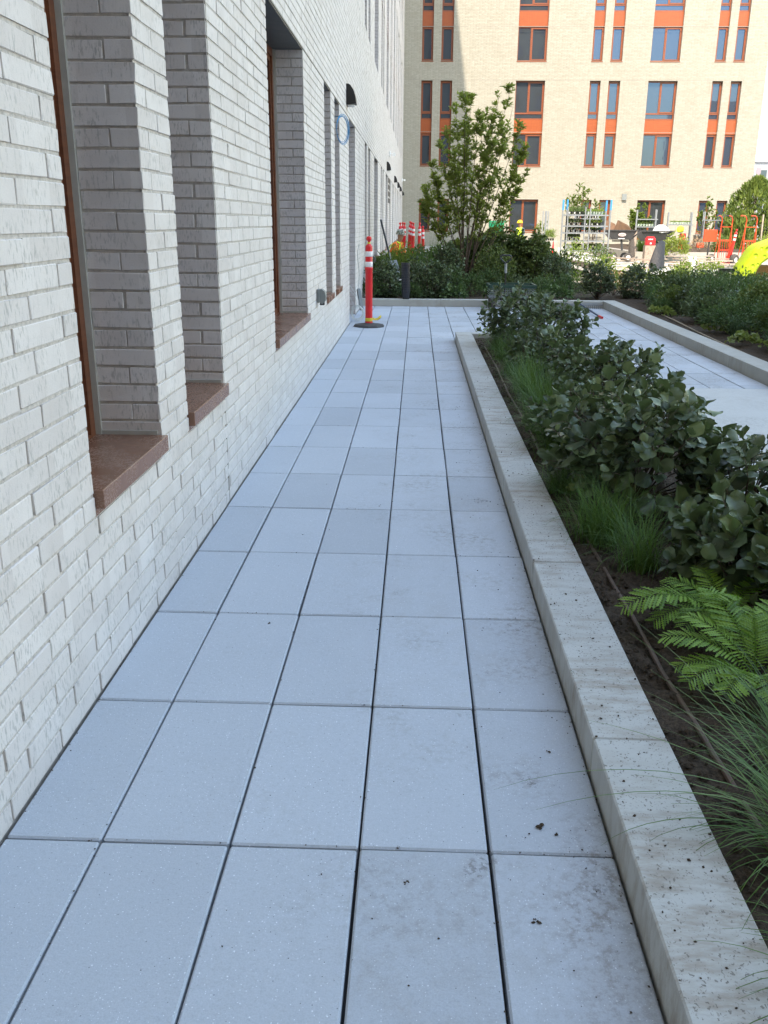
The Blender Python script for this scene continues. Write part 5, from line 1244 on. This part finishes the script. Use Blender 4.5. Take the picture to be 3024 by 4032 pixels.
# dump carts
def dump_cart(x, y, z, s, label, rotz=0, logo=True, boards=True):
    t = thing('dump_cart', (x, y, 0), label, 'dump cart', 'black poly dump carts')
    def P(px_, py_, pz): c_, s_ = math.cos(rotz), math.sin(rotz); return (x+(px_*c_-py_*s_)*s, y+(px_*s_+py_*c_)*s, z+pz*s)
    def frust(mb, a, b, z0, z1, th=.0):  # a,b = (x0,x1,y0,y1)
        vs = [P(a[0], a[2], z0), P(a[1], a[2], z0), P(a[1], a[3], z0), P(a[0], a[3], z0), P(b[0], b[2], z1), P(b[1], b[2], z1), P(b[1], b[3], z1), P(b[0], b[3], z1)]; return vs
    mb = MB(); o = frust(mb, (-.40, .36, -.30, .30), (-.70, .56, -.40, .40), 0, .36); i_ = frust(mb, (-.38, .34, -.28, .28), (-.67, .53, -.37, .37), .03, .36)
    mb.add(o+i_, [(0, 3, 2, 1), (0, 1, 5, 4), (1, 2, 6, 5), (2, 3, 7, 6), (3, 0, 4, 7), (8, 9, 10, 11), (8, 12, 13, 9), (9, 13, 14, 10), (10, 14, 15, 11), (11, 15, 12, 8), (4, 5, 13, 12), (5, 6, 14, 13), (6, 7, 15, 14), (7, 4, 12, 15)])
    mb.build('tub', M['cart_black'], t)
    mb = MB()
    for a, b in (((-.72, -.42), (.58, -.42)), ((.58, -.42), (.58, .42)), ((.58, .42), (-.72, .42)), ((-.72, .42), (-.72, -.42))): mb.beam(P(*a, .37), P(*b, .37), .05*s, .035*s)
    mb.build('rim', M['cart_black'], t)
    for q in (-.33, .33):
        for wx in (-.3, .3):
            mb = MB(); c_ = P(wx, q, 0); mb.lathe([(.03, -.04), (.14, -.045), (.165, -.025), (.165, .025), (.14, .045), (.03, .04)], (c_[0], c_[1], .17), 16, 'y'); w1 = mb.build('wheel', M['tyre'], t, smooth=True)
            mb = MB(); mb.lathe([(.08, -.047), (.08, .047)], (c_[0], c_[1], .17), 12, 'y'); mb.build('hub', M['rim'], w1)
    mb = MB(); mb.beam(P(-.3, 0, -.05), P(.3, 0, -.05), .35*s, .05*s); mb.beam(P(.0, -.2, -.3*0), P(.05, -.25, -.42), .10*s, .04*s); mb.beam(P(.36, 0, -.03), P(.80, 0, .34), .05*s, .05*s); mb.build('chassis', M['cart_black'], t)
    if logo:
        mb = MB(); n = 24; yy = -.385
        # the side wall slopes: follow it
        def Q(u, v, off): f = (v+.0); yv = -.30-.10*(v/.36)-off; return P(u, yv, v)
        cx_, cz_ = -.02, .20
        ring = [Q(cx_+.155*math.cos(2*PI*k/n), cz_+.068*math.sin(2*PI*k/n), .006) for k in range(n)]; mb.add(ring, [tuple(range(n))]); mb.build('oval_badge', M['plabel'], t)
        mb = MB(); ring = [Q(cx_+.142*math.cos(2*PI*k/n), cz_+.056*math.sin(2*PI*k/n), .0085) for k in range(n)]; r2 = [Q(cx_+.134*math.cos(2*PI*k/n), cz_+.050*math.sin(2*PI*k/n), .0085) for k in range(n)]
        mb.add(ring+r2, [(k, (k+1) % n, n+(k+1) % n, n+k) for k in range(n)])
        for k, (u0, u1, v0, v1) in enumerate([(-.105, -.075, -.018, .018), (-.062, -.042, -.018, .014), (-.03, -.008, -.018, .028), (.005, .028, -.018, .014), (.04, .058, -.018, .026), (.070, .100, -.018, .014), (-.10, .10, -.032, -.026)]):
            mb.add([Q(cx_+u0, cz_+v0, .009), Q(cx_+u1, cz_+v0, .009), Q(cx_+u1, cz_+v1, .009), Q(cx_+u0, cz_+v1, .009)], [(0, 1, 2, 3)])
        mb.build('badge_print', M['red_pl'], t)
        mb = MB(); mb.add([Q(-.16, .035, .006), Q(.10, .035, .006), Q(.10, .062, .006), Q(-.16, .062, .006)], [(0, 1, 2, 3)]); mb.build('sticker', M['plabel'], t)
    return t
dump_cart(7.72, 33.2, .80, .92, 'black dump cart with a white oval badge, loaded with brown boards')
for pts, lb in (([(6.98, 33.0, 1.06), (7.13, 33.1, 1.50), (7.46, 33.1, 1.36), (7.5, 33.0, 1.10)], 'brown board sticking out of the badged dump cart, left one'), ([(7.38, 32.95, 1.10), (7.53, 33.0, 1.50), (7.95, 33.2, 1.33), (8.12, 33.25, 1.17), (7.95, 33.2, 1.10)], 'brown board sticking out of the badged dump cart, peaked right one')):
    mb = MB(); n = len(pts); mb.add(list(pts)+[(a, b+.03, c_) for a, b, c_ in pts], [tuple(range(n)), tuple(range(2*n-1, n-1, -1))]+[(i, n+i, n+(i+1) % n, (i+1) % n) for i in range(n)]); tag(mb.build('brown_board', M['brown_board']), lb, 'board')
dump_cart(9.25, 34.3, .74, 1.0, 'black dump cart with a white sack heaped on top', .15, False)
mb = MB(); cx, cy, cz = 9.42, 34.1, 1.08
ring = []; K = 16
V = [(cx, cy, cz+.26)]
for lv, (rr, zz) in enumerate(((.10, .245), (.22, .16), (.31, .06), (.30, -.02))):
    for k in range(K): a = 2*PI*k/K; r = rr*(1+.10*math.sin(3*a+lv)+.05*math.sin(7*a)); V.append((cx+r*math.cos(a)*1.05, cy+r*.7*math.sin(a), cz+zz+.012*math.sin(5*a+lv*2)))
F = [(0, 1+k, 1+(k+1) % K) for k in range(K)]+[(1+l*K+k, 1+(l+1)*K+k, 1+(l+1)*K+(k+1) % K, 1+l*K+(k+1) % K) for l in range(3) for k in range(K)]
mb.add(V, F); tag(mb.build('white_sack', M['bagw'], smooth='all'), 'white sack heaped on the second dump cart', 'sack')
mb = MB(); mb.cbox((8.2, 33.6, 0), (8.42, 33.85, 1.13), .006); tag(mb.build('timber_post', M['wood_grey']), 'grey timber post between the two dump carts', 'post')
# red crate-like container
t = thing('red_container', (8.68, 32.6, .55), 'red plastic container with white marking between the dump carts', 'container'); mb = MB(); mb.cbox((8.52, 32.5, .62), (8.86, 32.75, .88), .02); mb.cbox((8.56, 32.52, .88), (8.82, 32.73, .925), .01); mb.build('body', M['red_pl'], t)
mb = MB()
for k in range(4): mb.box(8.595+k*.042, 8.625+k*.042, 32.494, 32.5, .815, .85)
mb.box(8.66, 8.72, 32.494, 32.5, .665, .715); mb.build('white_marks', M['plabel'], t)
mb = MB(); mb.box(8.5, 8.9, 32.48, 32.8, 0, .615); tag(mb.build('wooden_crate', M['wood_grey']), 'weathered wooden crate under the red container', 'crate')
# black sheeting over the pile
mb = MB(); A = [(7.76, 27.9, .84), (7.86, 27.95, .89), (8.00, 28.0, .86), (8.02, 28.0, .80)]; Bm = [(7.62, 27.7, .66), (7.72, 27.65, .62), (7.85, 27.7, .64), (7.97, 27.8, .62)]; Cc = [(7.46, 27.5, .24), (7.60, 27.4, .20), (7.80, 27.45, .25), (7.93, 27.6, .40)]; Dd = [(7.36, 27.4, .02), (7.55, 27.2, .0), (7.80, 27.3, .02), (7.95, 27.5, .05)]
V = [p for r in (A, Bm, Cc, Dd) for p in r]; mb.add(V, [(r*4+c_, r*4+c_+1, r*4+c_+5, r*4+c_+4) for r in range(3) for c_ in range(3)])
o = mb.build('black_sheeting', M['tarp'], smooth='all'); sd = o.modifiers.new('s', 'SOLIDIFY'); sd.thickness = .02; sb = o.modifiers.new('b', 'SUBSURF'); sb.levels = 2; sb.render_levels = 2
tag(o, 'crumpled black plastic sheeting standing on the timber pile', 'sheeting')
# timber pile and planks
PL = [((6.2, 27.9, .03), (8.4, 28.6, .05), .16, .03, 'plank'), ((6.0, 28.3, .10), (8.9, 29.6, .14), .20, .03, 'wood_grey'), ((6.4, 29.2, .17), (8.6, 29.9, .24), .18, .03, 'plank'), ((6.3, 27.4, .02), (7.6, 27.8, .03), .14, .03, 'plank'), ((7.8, 28.6, .25), (6.2, 30.4, .29), .2, .03, 'wood_grey'),
      ((8.4, 28.4, .03), (11.2, 29.6, .04), .16, .035, 'plank'), ((8.5, 28.9, .10), (11.6, 29.9, .10), .18, .035, 'wood_grey'), ((8.7, 29.4, .16), (11.0, 30.6, .17), .30, .04, 'plank'), ((8.9, 29.8, .25), (11.0, 31.0, .22), .30, .035, 'wood_grey'), ((8.8, 30.2, .32), (10.6, 31.4, .30), .35, .03, 'plank'), ((9.1, 28.1, .02), (10.2, 28.8, .03), .12, .03, 'plank'), ((10.0, 29.2, .12), (12.6, 29.5, .08), .2, .04, 'plank')]
pw = ['lowest plank at the left end of the timber pile', 'long weathered plank at the left of the pile', 'raised plank at the back left of the pile', 'short pale offcut nearest the raised bed', 'plank lying crosswise on the left pile', 'pale plank in front by the white bucket', 'weathered board second from the front by the bucket', 'wide board behind the bucket', 'grey board stacked behind the bucket', 'topmost wide board behind the bucket', 'short offcut just left of the bucket', 'plank under the wheels of the first hand truck']
for (p0, p1, wd, th, mt), lb in zip(PL, pw):
    mb = MB(); mb.beam(p0, p1, wd, th); tag(mb.build('plank', M[mt]), lb, 'plank', 'planks lying on the sunlit paving')
mb = MB(); mb.lathe([(.115, 0), (.12, .005), (.145, .33), (.152, .335), (.152, .36), (.14, .362), (.135, .33), (.11, .01)], (9.1, 28.6, .0), 20); b_ = mb.build('bucket', M['white_pl'], smooth=True); tag(b_, 'white plastic bucket in front of the planks', 'bucket')
# hand trucks
def hand_truck(x, y, label, mat, rot=0, plate=False, wheels=True):
    t = thing('hand_truck', (x, y, 0), label, 'hand truck', 'red orange nursery hand trucks'); c_, s_ = math.cos(rot), math.sin(rot)
    def P(a, b, z): return (x+a*c_-b*s_, y+a*s_+b*c_, z)
    hw = .20
    for sg in (-1, 1):
        mb = MB(); mb.tube([P(sg*hw, .0, .10), P(sg*hw, -.02, .85), P(sg*hw*.93, .03, 1.30), P(sg*hw*.9, .0, 1.52), P(sg*hw*.9-.04, -.03, 1.62), P(sg*hw*.9-.12, -.10, 1.66), P(sg*hw*.9-.2, -.14, 1.665)], .019, 8); r = mb.build('side_rail', M[mat], t, smooth=True)
        if not plate: pass
        mb = MB(); mb.tube([P(sg*hw*.9-.2, -.14, 1.665), P(sg*hw*.9-.28, -.18, 1.665)], .021, 8); mb.build('grip', M['black_pl'] if plate else M[mat], r, smooth=True)
        mb = MB(); mb.tube([P(sg*(hw+.03), .35, .14), P(sg*hw, .14, .85), P(sg*hw*.95, .04, 1.28)], .013, 6); mb.build('back_brace', M[mat], t, smooth=True)
    for z, wd in ((1.29, .02), (.83, .05), (.50, .04)):
        mb = MB(); mb.beam(P(-hw, 0, z), P(hw, 0, z), .03, wd); mb.build('crossbar', M[mat], t)
    for k in range(5):
        a = -hw*.8+k*hw*.4; mb = MB(); mb.tube([P(a, -.01, .84), P(a, -.03, .50), P(a*.9, -.01, .13)], .009, 5); mb.build('bar', M['red_mt'], t, smooth=True)
    mb = MB(); mb.beam(P(-.16, -.05, .06), P(.18, -.05, .06), .22, .02); mb.tube([P(-.2, -.2, .06), P(0, -.27, .045), P(.2, -.2, .06)], .018, 6); mb.build('toe_plate', M['red_mt'], t)
    mb = MB(); mb.tube([P(-.42, .05, .185), P(.42, .05, .185)], .014, 6); mb.build('axle', M['cart_black'], t)
    for sg in (-1, 1):
        cx_, cy_, _ = P(sg*.40, .05, 0); mb = MB(); n = 20; pf = [(.09, -.05), (.15, -.055), (.178, -.035), (.185, 0), (.178, .035), (.15, .055), (.09, .05)]
        # wheel axis a little turned so the rim faces the viewer
        ax = Vector((.55, -.83, 0)).normalized() if sg < 2 else None; u = Vector((0, 0, 1)); v = ax.cross(u)
        vs = []; fs = []
        for r, h in pf:
            for j in range(n): a = 2*PI*j/n; p = Vector((cx_, cy_, .185))+ax*h+(u*math.cos(a)+v*math.sin(a))*r; vs.append(tuple(p))
        for i in range(len(pf)-1):
            for j in range(n): fs.append((i*n+j, i*n+(j+1) % n, (i+1)*n+(j+1) % n, (i+1)*n+j))
        mb.add(vs, fs); wh = mb.build('wheel', M['tyre'], t, smooth=True)
        mb = MB(); vs = []; fs = []; pf = [(.015, .06), (.03, .06), (.035, .035), (.085, .03), (.098, .048), (.10, -.04), (.02, -.04)]
        for r, h in pf:
            for j in range(n): a = 2*PI*j/n; p = Vector((cx_, cy_, .185))+ax*h+(u*math.cos(a)+v*math.sin(a))*r; vs.append(tuple(p))
        for i in range(len(pf)-1):
            for j in range(n): fs.append((i*n+j, i*n+(j+1) % n, (i+1)*n+(j+1) % n, (i+1)*n+j))
        fs.append(tuple(range(n))); mb.add(vs, fs); mb.build('rim', M['rim'], wh, smooth=True)
    return t
hand_truck(11.08, 31.6, 'first red orange hand truck with black grips and pale wheels, beside the orange panel', 'orange_mt', 0.0, True)
hand_truck(11.76, 31.1, 'second red orange hand truck with red grips, behind the lime arch', 'orange_mt', 0.0, False)
mb = MB(); mb.cbox((10.36, 31.75, .78), (10.84, 31.80, 1.19), .012); tag(mb.build('orange_sign_board', M['orange_mt']), 'flat orange panel hung at the left of the first hand truck', 'panel')
mb = MB(); mb.beam((10.6, 31.9, .0), (10.6, 31.82, .95), .05, .03); tag(mb.build('panel_stake', M['cart_black']), 'dark stake holding up the orange panel', 'stake')
mb = MB(); mb.beam((11.14, 31.35, .12), (11.36, 31.5, .80), .10, .03); tag(mb.build('red_board', M['red_mt']), 'narrow red board leaning inside the first hand truck', 'board')
mb = MB(); mb.cbox((12.62, 39.9, .36), (12.92, 40.15, .58), .02); tag(mb.build('orange_box', M['orange_mt']), 'small orange box in the grassy bed right of the yellow sack', 'box')
mb = MB(); mb.beam((13.96, 36, .3), (13.92, 36, 1.76), .06, .05); tag(mb.build('wooden_stake', M['plank']), 'pale wooden stake in front of the evergreen', 'stake')
mb = MB(); mb.cbox((14.3, 46, .25), (14.9, 46.4, .86), .02); tag(mb.build('concrete_block', M['conc_wall']), 'pale concrete block below the narrow window pair', 'block')
# lime arch
t = thing('play_arch', (9.8, 23.9, 0), 'lime green rubber play arch with round craters at the right edge', 'play arch')
mb = MB(); n = 26; cx, zc = 9.98, .0; yb0, yb1 = 23.55, 24.35; ring = []
for i in range(n+1):
    a = PI-PI*i/n; ca, sa = math.cos(a), math.sin(a); w1 = 1+.02*math.sin(9*a); ro, ri = (1.0*w1, .60); oz = 1.03*w1
    flare = 1+.10*max(0, .35-sa); xo, zo = cx+ro*flare*ca, oz*sa; xi, zi = cx+(ri-.0)*ca, .56*sa
    mx_, mz_ = (xo+xi)/2, (zo+zi)/2
    ring.append([(xo*.85+xi*.15, yb0, zo*.85+zi*.15), (xo*.15+xi*.85, yb0, zo*.15+zi*.85), (xi, yb0+.08, zi), (xi, yb1-.08, zi), (xo*.15+xi*.85, yb1, zo*.15+zi*.85), (xo*.85+xi*.15, yb1, zo*.85+zi*.15), (xo, yb1-.09, zo), (xo, yb0+.09, zo)])
V = [p for r in ring for p in r]; F = [(i*8+j, i*8+(j+1) % 8, (i+1)*8+(j+1) % 8, (i+1)*8+j) for i in range(n) for j in range(8)]; F += [tuple(range(8)), tuple(n*8+j for j in range(8))[::-1]]
mb.add(V, F); o = mb.build('arch', M['lime'], t, smooth=True)
def icos(mb, c, r, n=10, k=7):
    mb.lathe([(max(r*math.sin(PI*q/k), .0005), -r*math.cos(PI*q/k)) for q in range(k+1)], c, n)
cut = MB()
for a_, rr_, sz in ((2.05, .80, .11), (2.45, .88, .08), (2.75, .78, .07), (2.98, .80, .085), (2.25, .70, .06), (1.75, .85, .10), (1.5, .75, .08), (2.62, .68, .05), (2.9, .93, .06), (2.2, .93, .06)):
    icos(cut, (cx+rr_*math.cos(a_), yb0-sz*.45, rr_*1.02*math.sin(a_)), sz)
co_ = cut.build('crater_cutter', M['lime']); bo = o.modifiers.new('b', 'BOOLEAN'); bo.object = co_; bo.operation = 'DIFFERENCE'; bo.solver = 'EXACT'
dg = bpy.context.evaluated_depsgraph_get(); dg.update(); nm_ = bpy.data.meshes.new_from_object(o.evaluated_get(dg)); o.modifiers.clear()
if len(nm_.vertices) > 100: o.data = nm_
o.data.shade_smooth(); o.data.set_sharp_from_angle(angle=math.radians(35)); bpy.data.objects.remove(co_)
mb = MB(); mb.cbox((9.50, 24.15, 0), (10.4, 24.7, .30), .01); cb = mb.build('cardboard_box', M['card']); tag(cb, 'brown cardboard box lying under the lime play arch', 'box')
mb = MB(); mb.box(9.52, 9.58, 24.146, 24.149, .12, .2); mb.lathe([(.03, 0), (.03, .003)], (9.58, 24.145, .25), 14, 'y'); mb.build('label', M['plabel'], cb)
# green bin, yellow sack, red drum
t = thing('green_bin', (3.5, 38.3, 0), 'bright green plastic bin seen through the tree stems', 'bin'); mb = MB()
mb.prism([(3.28, 0), (3.68, 0), (3.80, 1.38), (3.17, 1.38)], 38.0, 38.6); mb.build('body', M['green_pl'], t); mb = MB(); mb.cbox((3.13, 37.95, 1.385), (3.84, 38.7, 1.44), .01); mb.build('lid', M['green_pl'], t)
mb = MB(); V = []; K = 12
for lv, (rr, zz) in enumerate(((.05, .02), (.12, .06), (.15, .16), (.12, .27), (.03, .32))):
    for k in range(K): a = 2*PI*k/K; r = rr*(1+.15*math.sin(2*a+lv)); V.append((11.82+r*math.cos(a), 40+r*math.sin(a), .98+zz))
mb.add(V, [(l*K+k, l*K+(k+1) % K, (l+1)*K+(k+1) % K, (l+1)*K+k) for l in range(4) for k in range(K)]+[tuple(range(K))[::-1], tuple(4*K+k for k in range(K))])
tag(mb.build('yellow_sack', M['vest_y'], smooth=True), 'fluorescent yellow sack on the red drum in the grassy bed', 'sack')
mb = MB(); mb.lathe([(.13, .30), (.14, .32), (.14, .96), (.12, .98)], (11.98, 40.1, 0), 16); tag(mb.build('red_drum', M['red_pl'], smooth=True), 'small red drum under the yellow sack', 'drum')
mb = MB(); mb.lathe([(.05, .02), (.06, .03), (.03, .50), (.012, .72)], (4.17, 26, .14), 12); tag(mb.build('traffic_cone', M['orange_pl'], smooth=True), 'slim orange cone left of the plant trolley', 'cone')
# ------------------------------------------------------------------ people
def figure(name, loc, joints, edges, label, mats):
    """one continuous skinned body"""
    t = thing(name, loc, label, 'person'); names = list(joints); me = bpy.data.meshes.new('body')
    me.from_pydata([joints[k][0] for k in names], [(names.index(a), names.index(b)) for a, b in edges], [])
    o = link('body', me, t); sk = o.modifiers.new('skin', 'SKIN')
    for i, k in enumerate(names):
        r = joints[k][1]; sv = me.skin_vertices[0].data[i] if me.skin_vertices else None
        if sv: sv.radius = (r if isinstance(r, tuple) else (r, r))
    if not me.skin_vertices:
        pass
    ss = o.modifiers.new('s', 'SUBSURF'); ss.levels = 2; ss.render_levels = 2
    for mm in mats: me.materials.append(mm)
    return t, o
def bake(o):
    dg = bpy.context.evaluated_depsgraph_get(); dg.update(); ev = o.evaluated_get(dg); me = bpy.data.meshes.new_from_object(ev); o.modifiers.clear(); o.data = me; me.shade_smooth(); return me
def person(loc, rotz, lean, crouch, label, vest, helmet, shirt, reach):
    names = {}
    hz = .36 if crouch else .93; L = lean
    sh = hz+.47*math.cos(L); fy = .47*math.sin(L)
    J = {'pelvis': ((0, 0, hz), (.15, .12)), 'waist': ((0, fy*.4, hz+.2*math.cos(L)), (.14, .11)), 'chest': ((0, fy*.85, sh-.09), (.18, .13)), 'neck': ((0, fy*1.1, sh+.07), .055), 'jaw': ((0, fy*1.2+.03, sh+.15), .075), 'head': ((0, fy*1.25+.02, sh+.23), .098), 'crown': ((0, fy*1.25+.01, sh+.30), .07)}
    E = [('pelvis', 'waist'), ('waist', 'chest'), ('chest', 'neck'), ('neck', 'jaw'), ('jaw', 'head'), ('head', 'crown')]
    for s, k in ((-1, 'l'), (1, 'r')):
        J['sh'+k] = ((s*.19, fy*.95, sh), .07); J['el'+k] = ((s*.25, fy+reach*.12, sh-.26), .05); J['wr'+k] = ((s*.2, fy+reach*.36, sh-.38), .034); J['ha'+k] = ((s*.19, fy+reach*.44, sh-.42), (.04, .025))
        if crouch: J['kn'+k] = ((s*.15, .36, hz+.02), .075); J['an'+k] = ((s*.14, .05, .09), .045); J['to'+k] = ((s*.14, .2, .04), .04)
        else: J['kn'+k] = ((s*.11, .03, .5), .07); J['an'+k] = ((s*.11, 0, .09), .045); J['to'+k] = ((s*.12, .16, .04), .042)
        J['hip'+k] = ((s*.09, 0, hz-.05), .10)
        E += [('chest', 'sh'+k), ('sh'+k, 'el'+k), ('el'+k, 'wr'+k), ('wr'+k, 'ha'+k), ('pelvis', 'hip'+k), ('hip'+k, 'kn'+k), ('kn'+k, 'an'+k), ('an'+k, 'to'+k)]
    me = bpy.data.meshes.new('body'); nm = list(J); me.from_pydata([J[k][0] for k in nm], [(nm.index(a), nm.index(b)) for a, b in E], [])
    t = thing('person', loc, label, 'person'); o = link('body', me, t); o.modifiers.new('skin', 'SKIN')
    bpy.context.view_layer.update()
    if not me.skin_vertices:
        bpy.context.view_layer.objects.active = o; o.select_set(True)
        try: bpy.ops.mesh.customdata_skin_add()
        except Exception: pass
    for i, k in enumerate(nm):
        r = J[k][1]; me.skin_vertices[0].data[i].radius = r if isinstance(r, tuple) else (r, r)
    me.skin_vertices[0].data[0].use_root = True
    ss = o.modifiers.new('s', 'SUBSURF'); ss.levels = 2; ss.render_levels = 2
    m2 = bake(o); m2.materials.clear()
    for mm in (M['skin'], shirt, M['jeans'], M['black_pl']): m2.materials.append(mm)
    C0 = np.array(J['chest'][0])
    for p in m2.polygons:
        c = p.center; idx = 1
        if c.z > sh+.06 and abs(c.x) < .13: idx = 0
        elif any((c-Vector(J['ha'+k][0])).length < .09 for k in 'lr'): idx = 0
        elif c.z < hz+.05 and not any((c-Vector(J[a+k][0])).length < .13 for a in ('el', 'wr') for k in 'lr'): idx = 2
        if c.z < .11: idx = 3
        p.material_index = idx
    # face
    h = Vector(J['head'][0]); mb = MB(); o_ = Vector(loc)
    mb.lathe([(.004, .0), (.016, .012), (.018, .03), (.004, .045)], tuple(o_+h+Vector((0, .10, -.035))), 8); mb.build('nose', M['skin'], t, smooth=True)
    for s in (-1, 1):
        mb = MB(); mb.lathe([(.002, -.004), (.011, 0), (.002, .004)], tuple(o_+h+Vector((s*.033, .094, .012))), 8, 'y'); mb.build('eye', M['black_pl'], t)
        mb = MB(); mb.lathe([(.006, -.01), (.024, 0), (.006, .01)], tuple(o_+h+Vector((s*.096, .0, -.01))), 8, 'x'); mb.build('ear', M['skin'], t)
    mb = MB(); mb.obox(tuple(o_+h+Vector((0, .095, -.062))), (.022, 0, 0), (0, .004, 0), (0, 0, .004)); mb.build('mouth', M['brown_board'], t)
    # vest shell
    mb = MB(); V = []; K = 18; lv = [(0.02, .185, .145), (.12, .175, .14), (.24, .18, .145), (.36, .205, .155), (.45, .20, .14), (.52, .12, .10)]
    for z_, rx, ry in lv:
        f_ = z_/.47
        for k in range(K): a = 2*PI*k/K; V.append((o_.x+rx*math.cos(a), o_.y+fy*f_*.95+ry*math.sin(a), o_.z+hz+z_*math.cos(L)))
    mb.add(V, [(l*K+k, l*K+(k+1) % K, (l+1)*K+(k+1) % K, (l+1)*K+k) for l in range(len(lv)-1) for k in range(K)]); mb.build('vest', vest, t, smooth='all')
    for s in (-1, 1):
        mb = MB()
        pts = [(s*.10, .155, .06), (s*.10, .160, .24), (s*.105, .165, .38), (s*.10, .11, .50), (s*.10, 0, .545), (s*.10, -.11, .50), (s*.105, -.165, .38), (s*.10, -.16, .24), (s*.10, -.155, .06)]
        q = [Vector((o_.x+a, o_.y+fy*(c_/.47)*.95+b, o_.z+hz+c_*math.cos(L)+.004)) for a, b, c_ in pts]
        for i in range(len(q)-1): mb.beam(q[i], q[i+1], .05, .012, up=(q[i]-Vector((o_.x, o_.y+fy*.5, o_.z+hz+.25))))
        mb.build('reflective_strap', M['vest_y'], t)
    hp = o_+Vector(J['head'][0])+Vector((0, -.0, .01)); mb = MB()
    mb.lathe([(.142, .035), (.146, .03), (.126, .045), (.124, .075), (.112, .11), (.08, .14), (.035, .155), (.005, .158)], tuple(hp), 20)
    mb.obox(tuple(hp+Vector((0, .135, .034))), (.075, 0, 0), (0, .045, -.004), (0, 0, .004)); mb.obox(tuple(hp+Vector((0, 0, .15))), (.012, 0, 0), (0, .09, 0), (0, 0, .012)); mb.build('hard_hat', helmet, t, smooth=True)
    t.rotation_euler = (0, 0, rotz); return t
try:
    person((-.63, 24.6, -.01), -2.0, .45, True, 'person crouching at the wall in an orange hi-vis vest and camouflage hard hat', M['vest_o'], M['camo'], M['vest_o'], 1.0)
    person((4.95, 42.0, -.30), PI*.8, .15, False, 'person in a yellow hard hat and lime hi-vis vest behind the dark thicket', M['vest_y'], M['hat_y'], M['shirt'], .8)
except Exception as ex:
    import traceback; traceback.print_exc()
# ------------------------------------------------------------------ distant building
fb_ = thing('apartment_building', (70, 160, 0), 'far pale apartment block with lilac panels behind the brick building corner', 'building')
mb = MB(); mb.box(55.2, 90, 160, 190, -1, 11.3); mb.build('wall', M['offwhite'], fb_)
mb = MB(); mb.box(54.0, 55.2, 160.6, 190, -1, 10.6); mb.box(57.2, 57.9, 159.9, 160, -1, 10.4); mb.build('panel', M['lilac'], fb_)
mb = MB(); mb.box(54.9, 90.2, 159.7, 190, 11.3, 11.5); mb.build('roof', M['offwhite'], fb_)
for i in range(8):
    for k in range(4):
        x = 55.75+i*2.15; z = 8.6-k*2.35; mb = MB(); mb.box(x, x+1.05, 159.93, 160.02, z, z+1.5); wn_ = mb.build('window', M['soffit'], fb_)
        mb = MB(); mb.box(x+.08, x+.97, 159.9, 159.93, z+.08, z+1.42); mb.build('pane', M['glass'], wn_)
mb = MB(); mb.box(56, 75, 140, 150, -1, 5.3); tag(mb.build('low_building', M['galv']), 'low grey building in front of the far apartment block', 'building')
